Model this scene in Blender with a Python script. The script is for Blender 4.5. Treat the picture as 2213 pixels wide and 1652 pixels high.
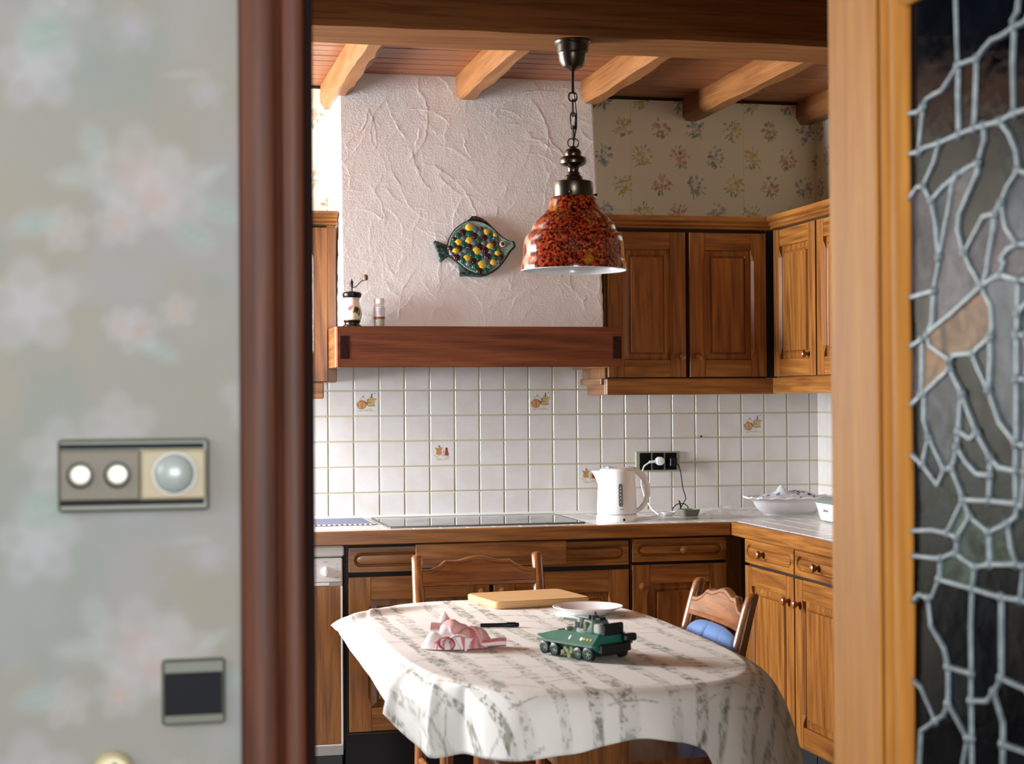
import bpy, bmesh, math, random
import numpy as np
from mathutils import Matrix, Vector
random.seed(7); RNG = np.random.default_rng(7)
C = bpy.context.scene.collection
PI = math.pi
for o in list(bpy.data.objects): bpy.data.objects.remove(o)

# ------------------------------------------------------------------ camera, world, lights, exposure
SC = bpy.context.scene
def setup_camera():
    yaw, pitch, roll, f = .2247, .00911, -.00647, 3613.77
    fw = Vector((math.sin(yaw)*math.cos(pitch), math.cos(yaw)*math.cos(pitch), math.sin(pitch)))
    r0 = Vector((math.cos(yaw), -math.sin(yaw), 0)); u0 = r0.cross(fw)
    r = r0*math.cos(roll)+u0*math.sin(roll); u = u0*math.cos(roll)-r0*math.sin(roll)
    cd = bpy.data.cameras.new('camera'); cam = bpy.data.objects.new('camera', cd); C.objects.link(cam)
    M = Matrix(((r.x, u.x, -fw.x, 0), (r.y, u.y, -fw.y, 0), (r.z, u.z, -fw.z, 1.37), (0, 0, 0, 1)))
    cam.matrix_world = M
    cd.sensor_fit = 'HORIZONTAL'; cd.sensor_width = 56.0; cd.lens = f/2213*56.0
    cd.clip_start = .05; cd.clip_end = 60
    cd.dof.use_dof = True; cd.dof.focus_distance = 6.15; cd.dof.aperture_fstop = cd.lens/8.0
    cd.dof.aperture_blades = 0
    SC.camera = cam
setup_camera()
w = bpy.data.worlds.new('world'); SC.world = w; w.use_nodes = True
w.node_tree.nodes['Background'].inputs[0].default_value = (.75, .85, 1, 1)
w.node_tree.nodes['Background'].inputs[1].default_value = .6
SC.view_settings.view_transform = 'Standard'; SC.view_settings.look = 'None'
SC.view_settings.exposure = 0.0; SC.view_settings.gamma = 1.0; SC.view_settings.use_curve_mapping = False
SC.cycles.max_bounces = 10; SC.cycles.diffuse_bounces = 4; SC.cycles.glossy_bounces = 4
SC.cycles.transmission_bounces = 8; SC.cycles.transparent_max_bounces = 12
SC.cycles.caustics_reflective = False; SC.cycles.caustics_refractive = False
SC.cycles.sample_clamp_indirect = 6.0
SC.cycles.use_denoising = True
def area(name, loc, rot, sx, sy, power, col=(1, 1, 1)):
    ld = bpy.data.lights.new(name, 'AREA'); ld.shape = 'RECTANGLE'; ld.size = sx; ld.size_y = sy; ld.energy = power; ld.color = col
    o = bpy.data.objects.new(name, ld); C.objects.link(o); o.location = loc; o.rotation_euler = rot; return o
# daylight at the windows: kitchen (left wall), hall (left wall), living room behind the photographer
area('kitchen_window_daylight', (-1.76, 5.80, 1.64), (0, -PI/2, 0), 1.25, 1.15, 415, (.90, .955, 1))
area('hall_window_daylight', (-1.36, .95, 1.85), (0, -PI/2, 0), 1.0, 1.0, 34, (.90, .95, 1))
area('rear_window_daylight', (.22, -2.62, 1.5), (PI/2, 0, 0), 1.95, 1.25, 285, (.93, .97, 1))

# ------------------------------------------------------------------ helpers
def lin(c):
    c = np.asarray(c, float)/255.
    return np.where(c <= .04045, c/12.92, ((c+.055)/1.055)**2.4)
def rgba(c): return tuple(float(x) for x in lin(c))+(1.,)

class MB:
    """collects shapes for ONE mesh object"""
    def __init__(s): s.v = []; s.f = []; s.m = []
    def add(s, vs, fs, mi=0):
        b = len(s.v); s.v.extend([tuple(map(float, p)) for p in vs])
        s.f.extend([tuple(b+i for i in f) for f in fs]); s.m.extend([mi]*len(fs)); return s
    def box(s, x0, y0, z0, x1, y1, z1, b=0., mi=0):
        c = ((x0+x1)/2, (y0+y1)/2, (z0+z1)/2); h = (abs(x1-x0)/2, abs(y1-y0)/2, abs(z1-z0)/2)
        if b <= 0:
            vs = [(c[0]+sx*h[0], c[1]+sy*h[1], c[2]+sz*h[2]) for sx in (-1, 1) for sy in (-1, 1) for sz in (-1, 1)]
            return s.add(vs, [(0, 1, 3, 2), (4, 6, 7, 5), (0, 4, 5, 1), (2, 3, 7, 6), (0, 2, 6, 4), (1, 5, 7, 3)], mi)
        b = min(b, min(h)*.95); vs = []; ix = {}
        for sg in [(a, d, e) for a in (-1, 1) for d in (-1, 1) for e in (-1, 1)]:
            for ax in range(3):
                ix[sg+(ax,)] = len(vs)
                vs.append(tuple(c[k]+sg[k]*(h[k]-(0 if k == ax else b)) for k in range(3)))
        fs = []
        def g(d, ax): return ix[(d[0], d[1], d[2], ax)]
        for ax in range(3):
            o1, o2 = [k for k in range(3) if k != ax]
            for sg in (-1, 1):
                q = []
                for a, d in ((-1, -1), (1, -1), (1, 1), (-1, 1)):
                    t = {ax: sg, o1: a, o2: d}; q.append(g(t, ax))
                fs.append(tuple(q))
        for a in range(3):
            for d in range(a+1, 3):
                e = 3-a-d
                for sa in (-1, 1):
                    for sd in (-1, 1):
                        t0 = {a: sa, d: sd, e: -1}; t1 = {a: sa, d: sd, e: 1}
                        fs.append((g(t0, a), g(t1, a), g(t1, d), g(t0, d)))
        for sg in [(a, d, e) for a in (-1, 1) for d in (-1, 1) for e in (-1, 1)]:
            fs.append(tuple(ix[sg+(k,)] for k in range(3)))
        return s.add(vs, fs, mi)
    def loft(s, loops, cap0=True, cap1=True, closed=True, mi=0):
        n = len(loops[0]); vs = [p for L in loops for p in L]; fs = []
        for k in range(len(loops)-1):
            for i in range(n if closed else n-1):
                j = (i+1) % n; fs.append((k*n+i, k*n+j, (k+1)*n+j, (k+1)*n+i))
        if cap0: fs.append(tuple(range(n))[::-1])
        if cap1: fs.append(tuple((len(loops)-1)*n+i for i in range(n)))
        return s.add(vs, fs, mi)
    def lathe(s, prof, n=24, c=(0, 0, 0), axis='z', cap0=True, cap1=True, mi=0):
        L = []
        for r, z in prof:
            lp = []
            for i in range(n):
                a = 2*PI*i/n; p = (r*math.cos(a), r*math.sin(a), z)
                if axis == 'y': p = (p[0], p[2], p[1])
                elif axis == 'x': p = (p[2], p[0], p[1])
                lp.append((c[0]+p[0], c[1]+p[1], c[2]+p[2]))
            L.append(lp)
        return s.loft(L, cap0, cap1, mi=mi)
    def tube(s, pts, r, n=8, closed=False, cap=True, mi=0, flat=None):
        P = [Vector(p) for p in pts]; m = len(P); R = r if hasattr(r, '__len__') else [r]*m; loops = []
        up = None
        for i in range(m):
            if closed: t = P[(i+1) % m]-P[(i-1) % m]
            else: t = P[min(i+1, m-1)]-P[max(i-1, 0)]
            t = t.normalized() if t.length > 1e-9 else Vector((0, 0, 1))
            if up is None:
                a = Vector((0, 0, 1)) if abs(t.z) < .9 else Vector((1, 0, 0)); up = (a-t*a.dot(t)).normalized()
            else:
                up = up-t*up.dot(t); up = up.normalized() if up.length > 1e-6 else Vector((1, 0, 0))
            sd = t.cross(up)
            loops.append([P[i]+(up*math.cos(2*PI*k/n)+sd*math.sin(2*PI*k/n))*R[i] for k in range(n)])
        if closed: loops.append(loops[0]); return s.loft(loops, False, False, mi=mi)
        return s.loft(loops, cap, cap, mi=mi)
    def ball(s, c, r, nu=16, nv=10, half=False, axis=None, mi=0):
        rx, ry, rz = r if hasattr(r, '__len__') else (r, r, r); L = []
        lo = 0 if half else -PI/2
        for k in range(nv+1):
            t = lo+(PI/2-lo)*k/nv; q = max(math.cos(t), 1e-4)
            L.append([(c[0]+rx*q*math.cos(2*PI*i/nu), c[1]+ry*q*math.sin(2*PI*i/nu), c[2]+rz*math.sin(t)) for i in range(nu)])
        return s.loft(L, mi=mi)
    def xform(s, M, start=0):
        for i in range(start, len(s.v)): s.v[i] = tuple(M @ Vector(s.v[i]))
        return s
    def build(s, name, mats, parent=None, loc=None, rot=None, smooth=35, recalc=True, col=None):
        me = bpy.data.meshes.new(name); me.from_pydata(s.v, [], s.f)
        if recalc:
            bm = bmesh.new(); bm.from_mesh(me); bmesh.ops.recalc_face_normals(bm, faces=bm.faces); bm.to_mesh(me); bm.free()
        mats = mats if isinstance(mats, (list, tuple)) else [mats]
        for m in mats: me.materials.append(m)
        if any(s.m): me.polygons.foreach_set('material_index', s.m)
        if smooth: me.shade_smooth(); me.set_sharp_from_angle(angle=math.radians(smooth))
        return link(name, me, parent, loc, rot)
def link(name, me, parent=None, loc=None, rot=None):
    o = bpy.data.objects.new(name, me); C.objects.link(o)
    if parent is not None: o.parent = parent
    if loc is not None: o.location = loc
    if rot is not None: o.rotation_euler = rot
    return o
def tag(o, label=None, cat=None, group=None, kind=None):
    if label: o['label'] = label
    if cat: o['category'] = cat
    if group: o['group'] = group
    if kind: o['kind'] = kind
    return o
def thing(name, label, cat, loc=(0, 0, 0), rz=0., group=None, rot=None):
    o = bpy.data.objects.new(name, None); C.objects.link(o); o.empty_display_size = .05
    o.location = loc; o.rotation_euler = rot if rot else (0, 0, rz)
    return tag(o, label, cat, group)
def struct(o): o['kind'] = 'structure'; return o
def box(name, m, parent, *a, b=0., **k): return MB().box(*a, b=b).build(name, m, parent, **k)
def text(name, body, size, m, parent, loc, rot, ext=.0003, align='CENTER'):
    cu = bpy.data.curves.new(name, 'FONT'); cu.body = body; cu.size = size; cu.extrude = ext; cu.align_x = align; cu.resolution_u = 3
    tmp = bpy.data.objects.new('tmp_text', cu); C.objects.link(tmp); me = bpy.data.meshes.new_from_object(tmp.evaluated_get(bpy.context.evaluated_depsgraph_get())); bpy.data.objects.remove(tmp)
    me.materials.clear(); me.materials.append(m); return link(name, me, parent, loc, rot)
def smoothstep(a, b, x):
    t = np.clip((x-a)/(b-a), 0, 1); return t*t*(3-2*t)
def vnoise(x, y, seed=0):
    r = np.random.default_rng(seed); T = r.random((256, 256))
    xi = np.floor(x).astype(int); yi = np.floor(y).astype(int); fx = x-xi; fy = y-yi
    fx = fx*fx*(3-2*fx); fy = fy*fy*(3-2*fy); a = xi % 256; b = yi % 256; a1 = (a+1) % 256; b1 = (b+1) % 256
    return (T[a, b]*(1-fx)+T[a1, b]*fx)*(1-fy)+(T[a, b1]*(1-fx)+T[a1, b1]*fx)*fy
def fbm(x, y, seed=0, oct=4):
    s = 0.; A = .5
    for k in range(oct): s = s+A*vnoise(x*2**k+17*k, y*2**k+31*k, seed+k); A *= .5
    return s
class Canvas:
    """flat print: colours (linear) painted on the vertices of a fine mesh"""
    def __init__(s, x, y, base): s.x = np.asarray(x, float); s.y = np.asarray(y, float); s.c = np.tile(lin(base), (len(s.x), 1))
    def put(s, a, col): a = np.clip(a, 0, 1)[:, None]; s.c = s.c*(1-a)+lin(col)*a
    def ell(s, cx, cy, rx, ry, rot, col, al=1., soft=.3, ring=None):
        R = max(rx, ry)*1.6; k = np.nonzero((abs(s.x-cx) < R) & (abs(s.y-cy) < R))[0]
        if not len(k): return
        dx = s.x[k]-cx; dy = s.y[k]-cy; ca, sa = math.cos(rot), math.sin(rot)
        d = np.hypot((dx*ca+dy*sa)/rx, (-dx*sa+dy*ca)/ry)
        a = 1-smoothstep(1-soft, 1+soft, d)
        if ring: a = a*(1-(1-ring)*(1-smoothstep(.35, .85, d)))
        a = np.clip(a*al, 0, 1)[:, None]; s.c[k] = s.c[k]*(1-a)+lin(col)*a
    def seg(s, x0, y0, x1, y1, wd, col, al=1.):
        R = math.hypot(x1-x0, y1-y0)/2+wd*3; mx, my = (x0+x1)/2, (y0+y1)/2
        k = np.nonzero((abs(s.x-mx) < R) & (abs(s.y-my) < R))[0]
        if not len(k): return
        dx, dy = x1-x0, y1-y0; L = dx*dx+dy*dy+1e-12
        t = np.clip(((s.x[k]-x0)*dx+(s.y[k]-y0)*dy)/L, 0, 1); d = np.hypot(s.x[k]-x0-t*dx, s.y[k]-y0-t*dy)
        a = np.clip((1-smoothstep(.5*wd, 1.2*wd, d))*al, 0, 1)[:, None]; s.c[k] = s.c[k]*(1-a)+lin(col)*a
def setcol(o, c):
    at = o.data.color_attributes.new('print', 'FLOAT_COLOR', 'POINT')
    at.data.foreach_set('color', np.concatenate([c, np.ones((len(c), 1))], 1).astype(np.float32).ravel())
def grid_mesh(P, nu, nv, mi=0, back=None):
    """P: (nu*nv,3) points, index = i*nv+j"""
    mb = MB(); mb.v = [tuple(p) for p in P.tolist()]
    for i in range(nu-1):
        for j in range(nv-1):
            mb.f.append((i*nv+j, (i+1)*nv+j, (i+1)*nv+j+1, i*nv+j+1))
    mb.m = [mi]*len(mb.f); return mb

# ------------------------------------------------------------------ materials
def mat(name, col=(200, 200, 200), rough=.5, metal=0., spec=.5, coat=0., trans=0., ior=1.45, alpha=1., sss=0.):
    m = bpy.data.materials.new(name); m.use_nodes = True; b = m.node_tree.nodes['Principled BSDF']
    b.inputs['Base Color'].default_value = rgba(col); b.inputs['Roughness'].default_value = rough; b.inputs['Metallic'].default_value = metal
    b.inputs['Specular IOR Level'].default_value = spec; b.inputs['Coat Weight'].default_value = coat; b.inputs['Coat Roughness'].default_value = .15
    b.inputs['Transmission Weight'].default_value = trans; b.inputs['IOR'].default_value = ior; b.inputs['Alpha'].default_value = alpha
    return m
def nd(m, t, **k):
    n = m.node_tree.nodes.new(t)
    for a, v in k.items(): setattr(n, a, v)
    return n
def lk(m, a, b): m.node_tree.links.new(a, b)
def coords(m, scale=(1, 1, 1), rnd=True, kind='Object'):
    tc = nd(m, 'ShaderNodeTexCoord'); mp = nd(m, 'ShaderNodeMapping'); mp.inputs['Scale'].default_value = scale
    if rnd:
        oi = nd(m, 'ShaderNodeObjectInfo'); mu = nd(m, 'ShaderNodeMath', operation='MULTIPLY'); mu.inputs[1].default_value = 23.
        va = nd(m, 'ShaderNodeVectorMath', operation='ADD'); lk(m, oi.outputs['Random'], mu.inputs[0]); lk(m, tc.outputs[kind], va.inputs[0]); lk(m, mu.outputs[0], va.inputs[1])
        lk(m, va.outputs[0], mp.inputs['Vector'])
    else: lk(m, tc.outputs[kind], mp.inputs['Vector'])
    return mp.outputs[0]
def noise(m, vec, scale, detail=4, rough=.55, dist=0.):
    n = nd(m, 'ShaderNodeTexNoise'); n.inputs['Scale'].default_value = scale; n.inputs['Detail'].default_value = detail
    n.inputs['Roughness'].default_value = rough; n.inputs['Distortion'].default_value = dist; lk(m, vec, n.inputs['Vector']); return n.outputs['Fac']
def ramp(m, fac, stops):
    r = nd(m, 'ShaderNodeValToRGB'); el = r.color_ramp.elements
    while len(el) < len(stops): el.new(.5)
    for e, (p, c) in zip(el, stops): e.position = p; e.color = rgba(c)
    lk(m, fac, r.inputs[0]); return r.outputs[0]
def mix(m, fac, a, b, mode='MIX'):
    x = nd(m, 'ShaderNodeMix', data_type='RGBA', blend_type=mode)
    for sock, v in ((x.inputs[0], fac), (x.inputs[6], a), (x.inputs[7], b)):
        if hasattr(v, 'is_linked'): lk(m, v, sock)
        else: sock.default_value = v
    return x.outputs[2]
def bump(m, h, strength=.3, dist=.002):
    b = nd(m, 'ShaderNodeBump'); b.inputs['Strength'].default_value = strength; b.inputs['Distance'].default_value = dist
    lk(m, h, b.inputs['Height']); lk(m, b.outputs[0], m.node_tree.nodes['Principled BSDF'].inputs['Normal'])
def setc(m, c): lk(m, c, m.node_tree.nodes['Principled BSDF'].inputs['Base Color'])
def wood(name, dark, mid, light, axis='z', rough=.34, coat=.25, pore=.35, big=1., spec=.5):
    m = mat(name, mid, rough, coat=coat, spec=spec)
    s = {'x': (1, 11, 11), 'y': (11, 1, 11), 'z': (11, 11, 1)}[axis]; s2 = {'x': (4, 150, 150), 'y': (150, 4, 150), 'z': (150, 150, 4)}[axis]
    v = coords(m, tuple(a*big for a in s)); v2 = coords(m, s2)
    n1 = noise(m, v, 1.6, 5, .6, 1.6); n2 = noise(m, v2, 1., 3, .6)
    wv = nd(m, 'ShaderNodeTexWave'); wv.wave_type = 'BANDS'; wv.bands_direction = 'DIAGONAL'
    wv.inputs['Scale'].default_value = 1.3; wv.inputs['Distortion'].default_value = 7.; wv.inputs['Detail'].default_value = 2.; lk(m, v, wv.inputs['Vector'])
    c1 = ramp(m, n1, [(.25, dark), (.5, mid), (.78, light)])
    c2 = mix(m, .22, c1, ramp(m, wv.outputs['Fac'], [(0., dark), (.5, mid), (1., light)]))
    p = ramp(m, n2, [(.36, (95, 80, 70)), (.5, (255, 255, 255))])
    setc(m, mix(m, pore, c2, p, 'MULTIPLY')); bump(m, n2, .12, .001); return m
OAK = dict(dark=(96, 54, 26), mid=(146, 91, 39), light=(178, 122, 58))
oak_v = wood('oak_vertical_grain', axis='z', **OAK); oak_h = wood('oak_horizontal_grain', axis='x', **OAK); oak_y = wood('oak_depth_grain', axis='y', **OAK)
OAKD = dict(dark=(88, 44, 24), mid=(116, 62, 33), light=(138, 80, 46))
beam_h = wood('beam_oak_horizontal', axis='x', big=.7, rough=.55, coat=.0, spec=.25, **OAKD)
JO = dict(dark=(114, 68, 34), mid=(142, 90, 46), light=(162, 110, 62))
cross_x = wood('cross_beam_oak', axis='x', big=.7, rough=.6, coat=0., spec=.2, **JO); joist_y = wood('joist_pine', axis='y', big=.7, rough=.5, coat=.05, **JO); plank_x = wood('ceiling_board_pine', axis='x', big=.8, rough=.45, coat=.1, dark=(140, 84, 50), mid=(150, 90, 54), light=(166, 106, 66))
case_v = wood('dark_stained_casing', axis='z', rough=.5, coat=.0, spec=.22, dark=(48, 24, 15), mid=(66, 33, 19), light=(80, 43, 26))
door_v = wood('door_wood_vertical', axis='z', rough=.6, coat=0., spec=.15, pore=.12, dark=(140, 88, 34), mid=(157, 103, 41), light=(170, 118, 53)); door_h = wood('door_wood_horizontal', axis='x', rough=.6, coat=0., spec=.15, pore=.12, dark=(140, 88, 34), mid=(157, 103, 41), light=(170, 118, 53))
chair_v = wood('chair_wood_vertical', axis='z', rough=.26, coat=.45, dark=(100, 56, 28), mid=(134, 80, 40), light=(156, 100, 54)); chair_h = wood('chair_wood_horizontal', axis='x', rough=.26, coat=.45, dark=(100, 56, 28), mid=(134, 80, 40), light=(156, 100, 54))
endgrain = wood('dark_end_grain', axis='y', coat=0., spec=.1, rough=.7, dark=(40, 20, 15), mid=(54, 28, 21), light=(66, 36, 26))
board_m = wood('beech_board', axis='x', rough=.5, coat=0., pore=.1, dark=(204, 156, 100), mid=(216, 172, 116), light=(226, 186, 132))
knob_m = wood('turned_knob_wood', axis='z', rough=.3, coat=.4, dark=(110, 62, 28), mid=(140, 84, 40), light=(160, 104, 56))
gap_shade = mat('painted_gap_shade', (22, 17, 18), .7)  # near-black that stands for the shade in gaps and recesses
def printed(name, rough=.6, fine=None, bmp=.0, spec=.4, coat=0.):
    m = mat(name, (200, 200, 200), rough, spec=spec, coat=coat); a = nd(m, 'ShaderNodeAttribute', attribute_name='print'); setc(m, a.outputs['Color'])
    if fine:
        v = coords(m, (1, 1, 1), False); bump(m, noise(m, v, fine, 4), bmp, .001)
    return m
wallpaper_m = printed('kitchen_wallpaper_print', .85, 700, .1); hallpaper_m = printed('hall_wallpaper_print', .8, 350, .15)
cloth_m = printed('birch_print_cotton', .85, 900, .15); tileprint_m = printed('glazed_tile_print', .16, spec=.5)
ceramic_m = printed('painted_ceramic', .2); towel_m = printed('towel_weave', .95, 1200, .4); tin_m = printed('floral_tin_print', .4)
def speckle(name, base, alt, scale, rough, thr=(.45, .6), **k):
    m = mat(name, base, rough, **k); v = coords(m, (1, 1, 1)); setc(m, ramp(m, noise(m, v, scale, 5), [(thr[0], base), (thr[1], alt)])); return m
tile_m = speckle('glazed_white_tile', (226, 221, 219), (222, 214, 208), 9, .17)
grout_m = mat('yellowed_grout', (190, 184, 152), .9); paint_m = mat('white_wall_paint', (214, 210, 200), .85)
top_tile_m = speckle('worktop_tile', (226, 222, 218), (218, 213, 209), 14, .22)
plaster_m = mat('rough_white_plaster', (228, 225, 223), .9); _v = coords(plaster_m, (1, 1, 1), False)
bump(plaster_m, noise(plaster_m, _v, 150, 4, .65), .55, .0035)
white_pl = mat('white_plastic', (236, 234, 230), .28); offwhite_pl = mat('off_white_enamel', (228, 224, 218), .3); grey_pl = mat('grey_plastic', (118, 124, 120), .35)
blue_tr = mat('blue_tinted_plastic', (168, 180, 205), .2); dull_black = mat('dull_black_plastic', (11, 11, 16), .6, spec=.12); black_pl = mat('black_plastic', (13, 14, 19), .35, spec=.3); ink = mat('grey_print_ink', (120, 120, 125), .6)
steel = mat('brushed_steel', (112, 108, 98), .36, 1.); pewter = mat('aged_pewter', (86, 77, 68), .3, 1.); darkiron = mat('dark_iron', (34, 32, 33), .4, .6)
brass_knob = mat('small_turned_wood_ball', (112, 72, 44), .3); olive_frame = mat('olive_grey_frame', (60, 61, 46), .4); pale_frame = mat('pale_olive_frame', (164, 162, 138), .4)
bronze_pl = mat('bronze_plastic', (70, 61, 40), .5, .0); champagne = mat('champagne_plastic', (126, 114, 88), .5, .0); lens_m = mat('frosted_lens', (118, 123, 120), .3, coat=.2); cream = mat('cream_plastic', (160, 148, 118), .45)
glass_black = mat('black_ceramic_glass', (10, 11, 12), .04, spec=.65); clear = mat('clear_glass', (235, 236, 236), .04, alpha=.22, spec=.7); porcelain = mat('white_porcelain', (236, 236, 238), .15)
floor_m = speckle('dark_floor_tile', (58, 52, 52), (70, 62, 58), 6, .4); kick_m = mat('black_plinth', (24, 21, 24), .6)
lead_m = speckle('lead_came', (84, 94, 100), (104, 114, 119), 60, .5, metal=.2)

# ------------------------------------------------------------------ the setting
YB, XR, XL, ZC, YW = 6.5, 2.789, -1.7, 2.585, 1.93
TP = .1                                                             # tile pitch
fl = struct(MB().box(-1.9, -2.7, -.1, 3.0, 6.7, 0).build('floor', floor_m, smooth=0))
# back wall, its wallpaper and tiles
wb = struct(MB().box(XL-.1, YB+.004, 0, XR+.1, YB+.12, 2.8).build('wall_back', [grout_m], smooth=0))
def bouquet(cv, cx, cy, kind, rs, rg):
    pal = {'y': [(214, 184, 96), (224, 200, 120), (206, 160, 92)], 'r': [(204, 136, 112), (214, 158, 132), (196, 120, 100)], 'b': [(142, 146, 160), (160, 164, 178), (126, 132, 150)]}[kind]
    green = [(120, 150, 104), (138, 164, 120), (104, 136, 96)]
    if kind == 'b': green = [(128, 146, 124), (146, 160, 140), (112, 134, 112)]
    for i in range(16):
        a = rg.uniform(0, 2*PI); r = rg.uniform(.014, .050); x, y = cx+r*math.cos(a)*.85, cy+r*math.sin(a)
        cv.ell(x, y, .0075, .0024, a+rg.uniform(-.6, .6), green[i % 3], .68, .45)
        if i % 2: cv.seg(cx, cy-.008, x, y, .0010, green[1], .5)
    for i in range(5):
        cv.ell(cx+rg.uniform(-.014, .012), cy-.022-rg.uniform(0, .016), .009, .0028, rg.uniform(.4, 2.2), green[2 if i % 2 else 0], .7, .4)
    for i in range(15):
        a = rg.uniform(0, 2*PI); r = .039*math.sqrt(rg.random()); cv.ell(cx+r*math.cos(a), cy+.004+r*math.sin(a), (.0074), .0062, a, pal[i % 3], .66, .45)
    for i in range(7):
        a = rg.uniform(0, 2*PI); r = .024*math.sqrt(rg.random()); cv.ell(cx+r*math.cos(a), cy+.004+r*math.sin(a), .0026, .0026, 0, tuple(int(q*.84) for q in pal[0]), .7, .4)
def kitchen_paper(parent, name, u0, u1, v0, v1, P, phase=0, step=.0026):
    nu, nv = int((u1-u0)/step), int((v1-v0)/step); U, V = np.meshgrid(np.linspace(u0, u1, nu), np.linspace(v0, v1, nv), indexing='ij'); u, v = U.ravel(), V.ravel()
    cv = Canvas(u, v, (232, 225, 203)); rg = random.Random(5)
    for r in range(-1, 23):
        for k in range(-25, 30):
            cx = 2.033+phase+k*.1575+(.079 if r % 2 else 0); cz = 2.462-.1165*(r-1)
            if cx < u0-.05 or cx > u1+.05 or cz < v0-.05 or cz > v1+.05: continue
            kind = ('y', 'r', 'b')[(k+(1 if r % 2 else 0)+(0 if r % 2 else 0)) % 3]
            bouquet(cv, cx+rg.uniform(-.006, .006), cz, kind, 1, rg)
    for s in (1.985, 2.47, 2.955): cv.seg(s, v0, s, v1, .0012, (176, 166, 140), .6)
    o = grid_mesh(P(u, v), nu, nv).build(name, wallpaper_m, parent, smooth=0, recalc=False); setcol(o, cv.c); return o
for a, b, z, q in ((.45, .80, 1.95, .0026), (1.66, XR, 2.0, .0026), (XL, .45, .0, .006)):
    kitchen_paper(wb, 'wallpaper', a, b, z, 2.60, lambda u, v: np.stack([u, np.full_like(u, YB), v], 1), step=q)
def tile_mesh(s=TP, g=.0048, t=.008):
    return MB().box(-s/2+g/2, -t, -s/2+g/2, s/2-g/2, 0, s/2-g/2, b=.0022).build('tile', tile_m, smooth=0)
MB().box(.30, YB-.0016, .88, XR, YB+.005, 1.505).build('grout_bed', grout_m, wb, smooth=0)
t0 = tile_mesh(); t0['_'] = 1; TM = t0.data; bpy.data.objects.remove(t0)
def teapots(cv):                                                    # flat print: copper kettle and coffee mill
    e = cv.ell
    e(-.017, -.008, .0165, .0150, 0, (150, 92, 44), .9, .12); e(-.018, -.008, .0140, .0130, 0, (216, 160, 104), .95, .35); e(-.016, -.010, .004, .011, 0, (178, 108, 50), .7, .6)
    e(-.017, .006, .009, .004, 0, (190, 124, 70), .9, .3); cv.seg(-.006, .004, .001, -.004, .003, (120, 70, 34), .9); cv.seg(-.033, .0, -.030, -.01, .002, (120, 96, 76), .8)
    cv.seg(-.022, .012, -.010, .024, .0022, (196, 190, 150), .9); cv.seg(-.010, .024, -.003, .012, .0022, (196, 190, 150), .9); cv.seg(-.011, .022, -.012, .019, .002, (120, 116, 90), .8)
    for i in range(7): cv.seg(.003, -.008+.0028*i, .026+.0006*i, -.008+.0028*i, .0026, ((206, 178, 122), (190, 158, 92))[i % 2], .9)
    cv.seg(.002, -.009, .006, .012, .0024, (132, 104, 62), .9); cv.seg(.004, .011, .034, .013, .0026, (176, 140, 74), .9); cv.seg(.008, -.012, .030, -.010, .0026, (150, 124, 88), .8)
    e(.012, .001, .0035, .0016, 0, (112, 84, 44), .9, .3); e(.017, .017, .009, .004, 0, (196, 166, 110), .9, .3); cv.seg(.018, .019, .019, .029, .0028, (70, 62, 66), .9); e(.029, .033, .0018, .0022, 0, (84, 78, 80), .9, .3)
    for i in range(10): cv.seg(-.028+.0055*i, -.027-.002*math.sin(i), -.020+.0055*i, -.028-.003*math.cos(i*1.3), .0018, ((206, 186, 150), (186, 164, 116), (214, 204, 164))[i % 3], .75)
    e(.010, -.022, .010, .003, .2, (208, 196, 140), .6, .5)
def cupboard(cv):                                                   # coffee pot, cup and red grinder on a little table
    e = cv.ell
    for i in range(12):
        q = i/11; cv.seg(-.0165-.004*(1-q)+.0075*(q > .8), -.004+.026*q, -.0065+.002*(1-q)-.002*(q > .8), -.004+.026*q, .0030, ((206, 154, 96), (190, 130, 48), (196, 142, 64))[i % 3], .92)
    cv.seg(-.018, .010, -.024, .017, .0022, (116, 112, 100), .9); cv.seg(-.006, .017, .000, .018, .0018, (134, 134, 132), .8); cv.seg(.000, .018, -.003, .009, .0018, (134, 134, 132), .8)
    cv.seg(-.012, .022, -.011, .026, .0022, (96, 80, 70), .9); e(.003, .001, .0045, .005, 0, (206, 198, 130), .9, .3); cv.seg(.005, -.003, .006, .008, .0012, (130, 120, 70), .8)
    for i in range(12):
        q = i/11; cv.seg(.0135-.003*(1-q), -.008+.024*q, .0165+.0045*(1-q), -.008+.024*q, .0030, ((166, 62, 38), (186, 84, 48))[i % 2] if q < .85 else (112, 58, 46), .95)
    cv.seg(-.016, -.007, .012, -.008, .0012, (150, 148, 160), .8); cv.seg(-.013, -.008, -.014, -.014, .0013, (150, 148, 160), .8); cv.seg(.004, -.008, .004, -.014, .0013, (150, 148, 160), .8)
    e(-.024, -.011, .007, .003, -.5, (212, 190, 150), .9, .3); e(-.012, -.021, .011, .004, -.3, (214, 200, 158), .8, .4); e(.016, -.017, .010, .004, .3, (210, 186, 140), .8, .4)
    for i in range(6): cv.seg(-.020+.008*i, -.024, -.013+.008*i, -.026+.001*i, .0014, (190, 166, 124), .7)
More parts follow.
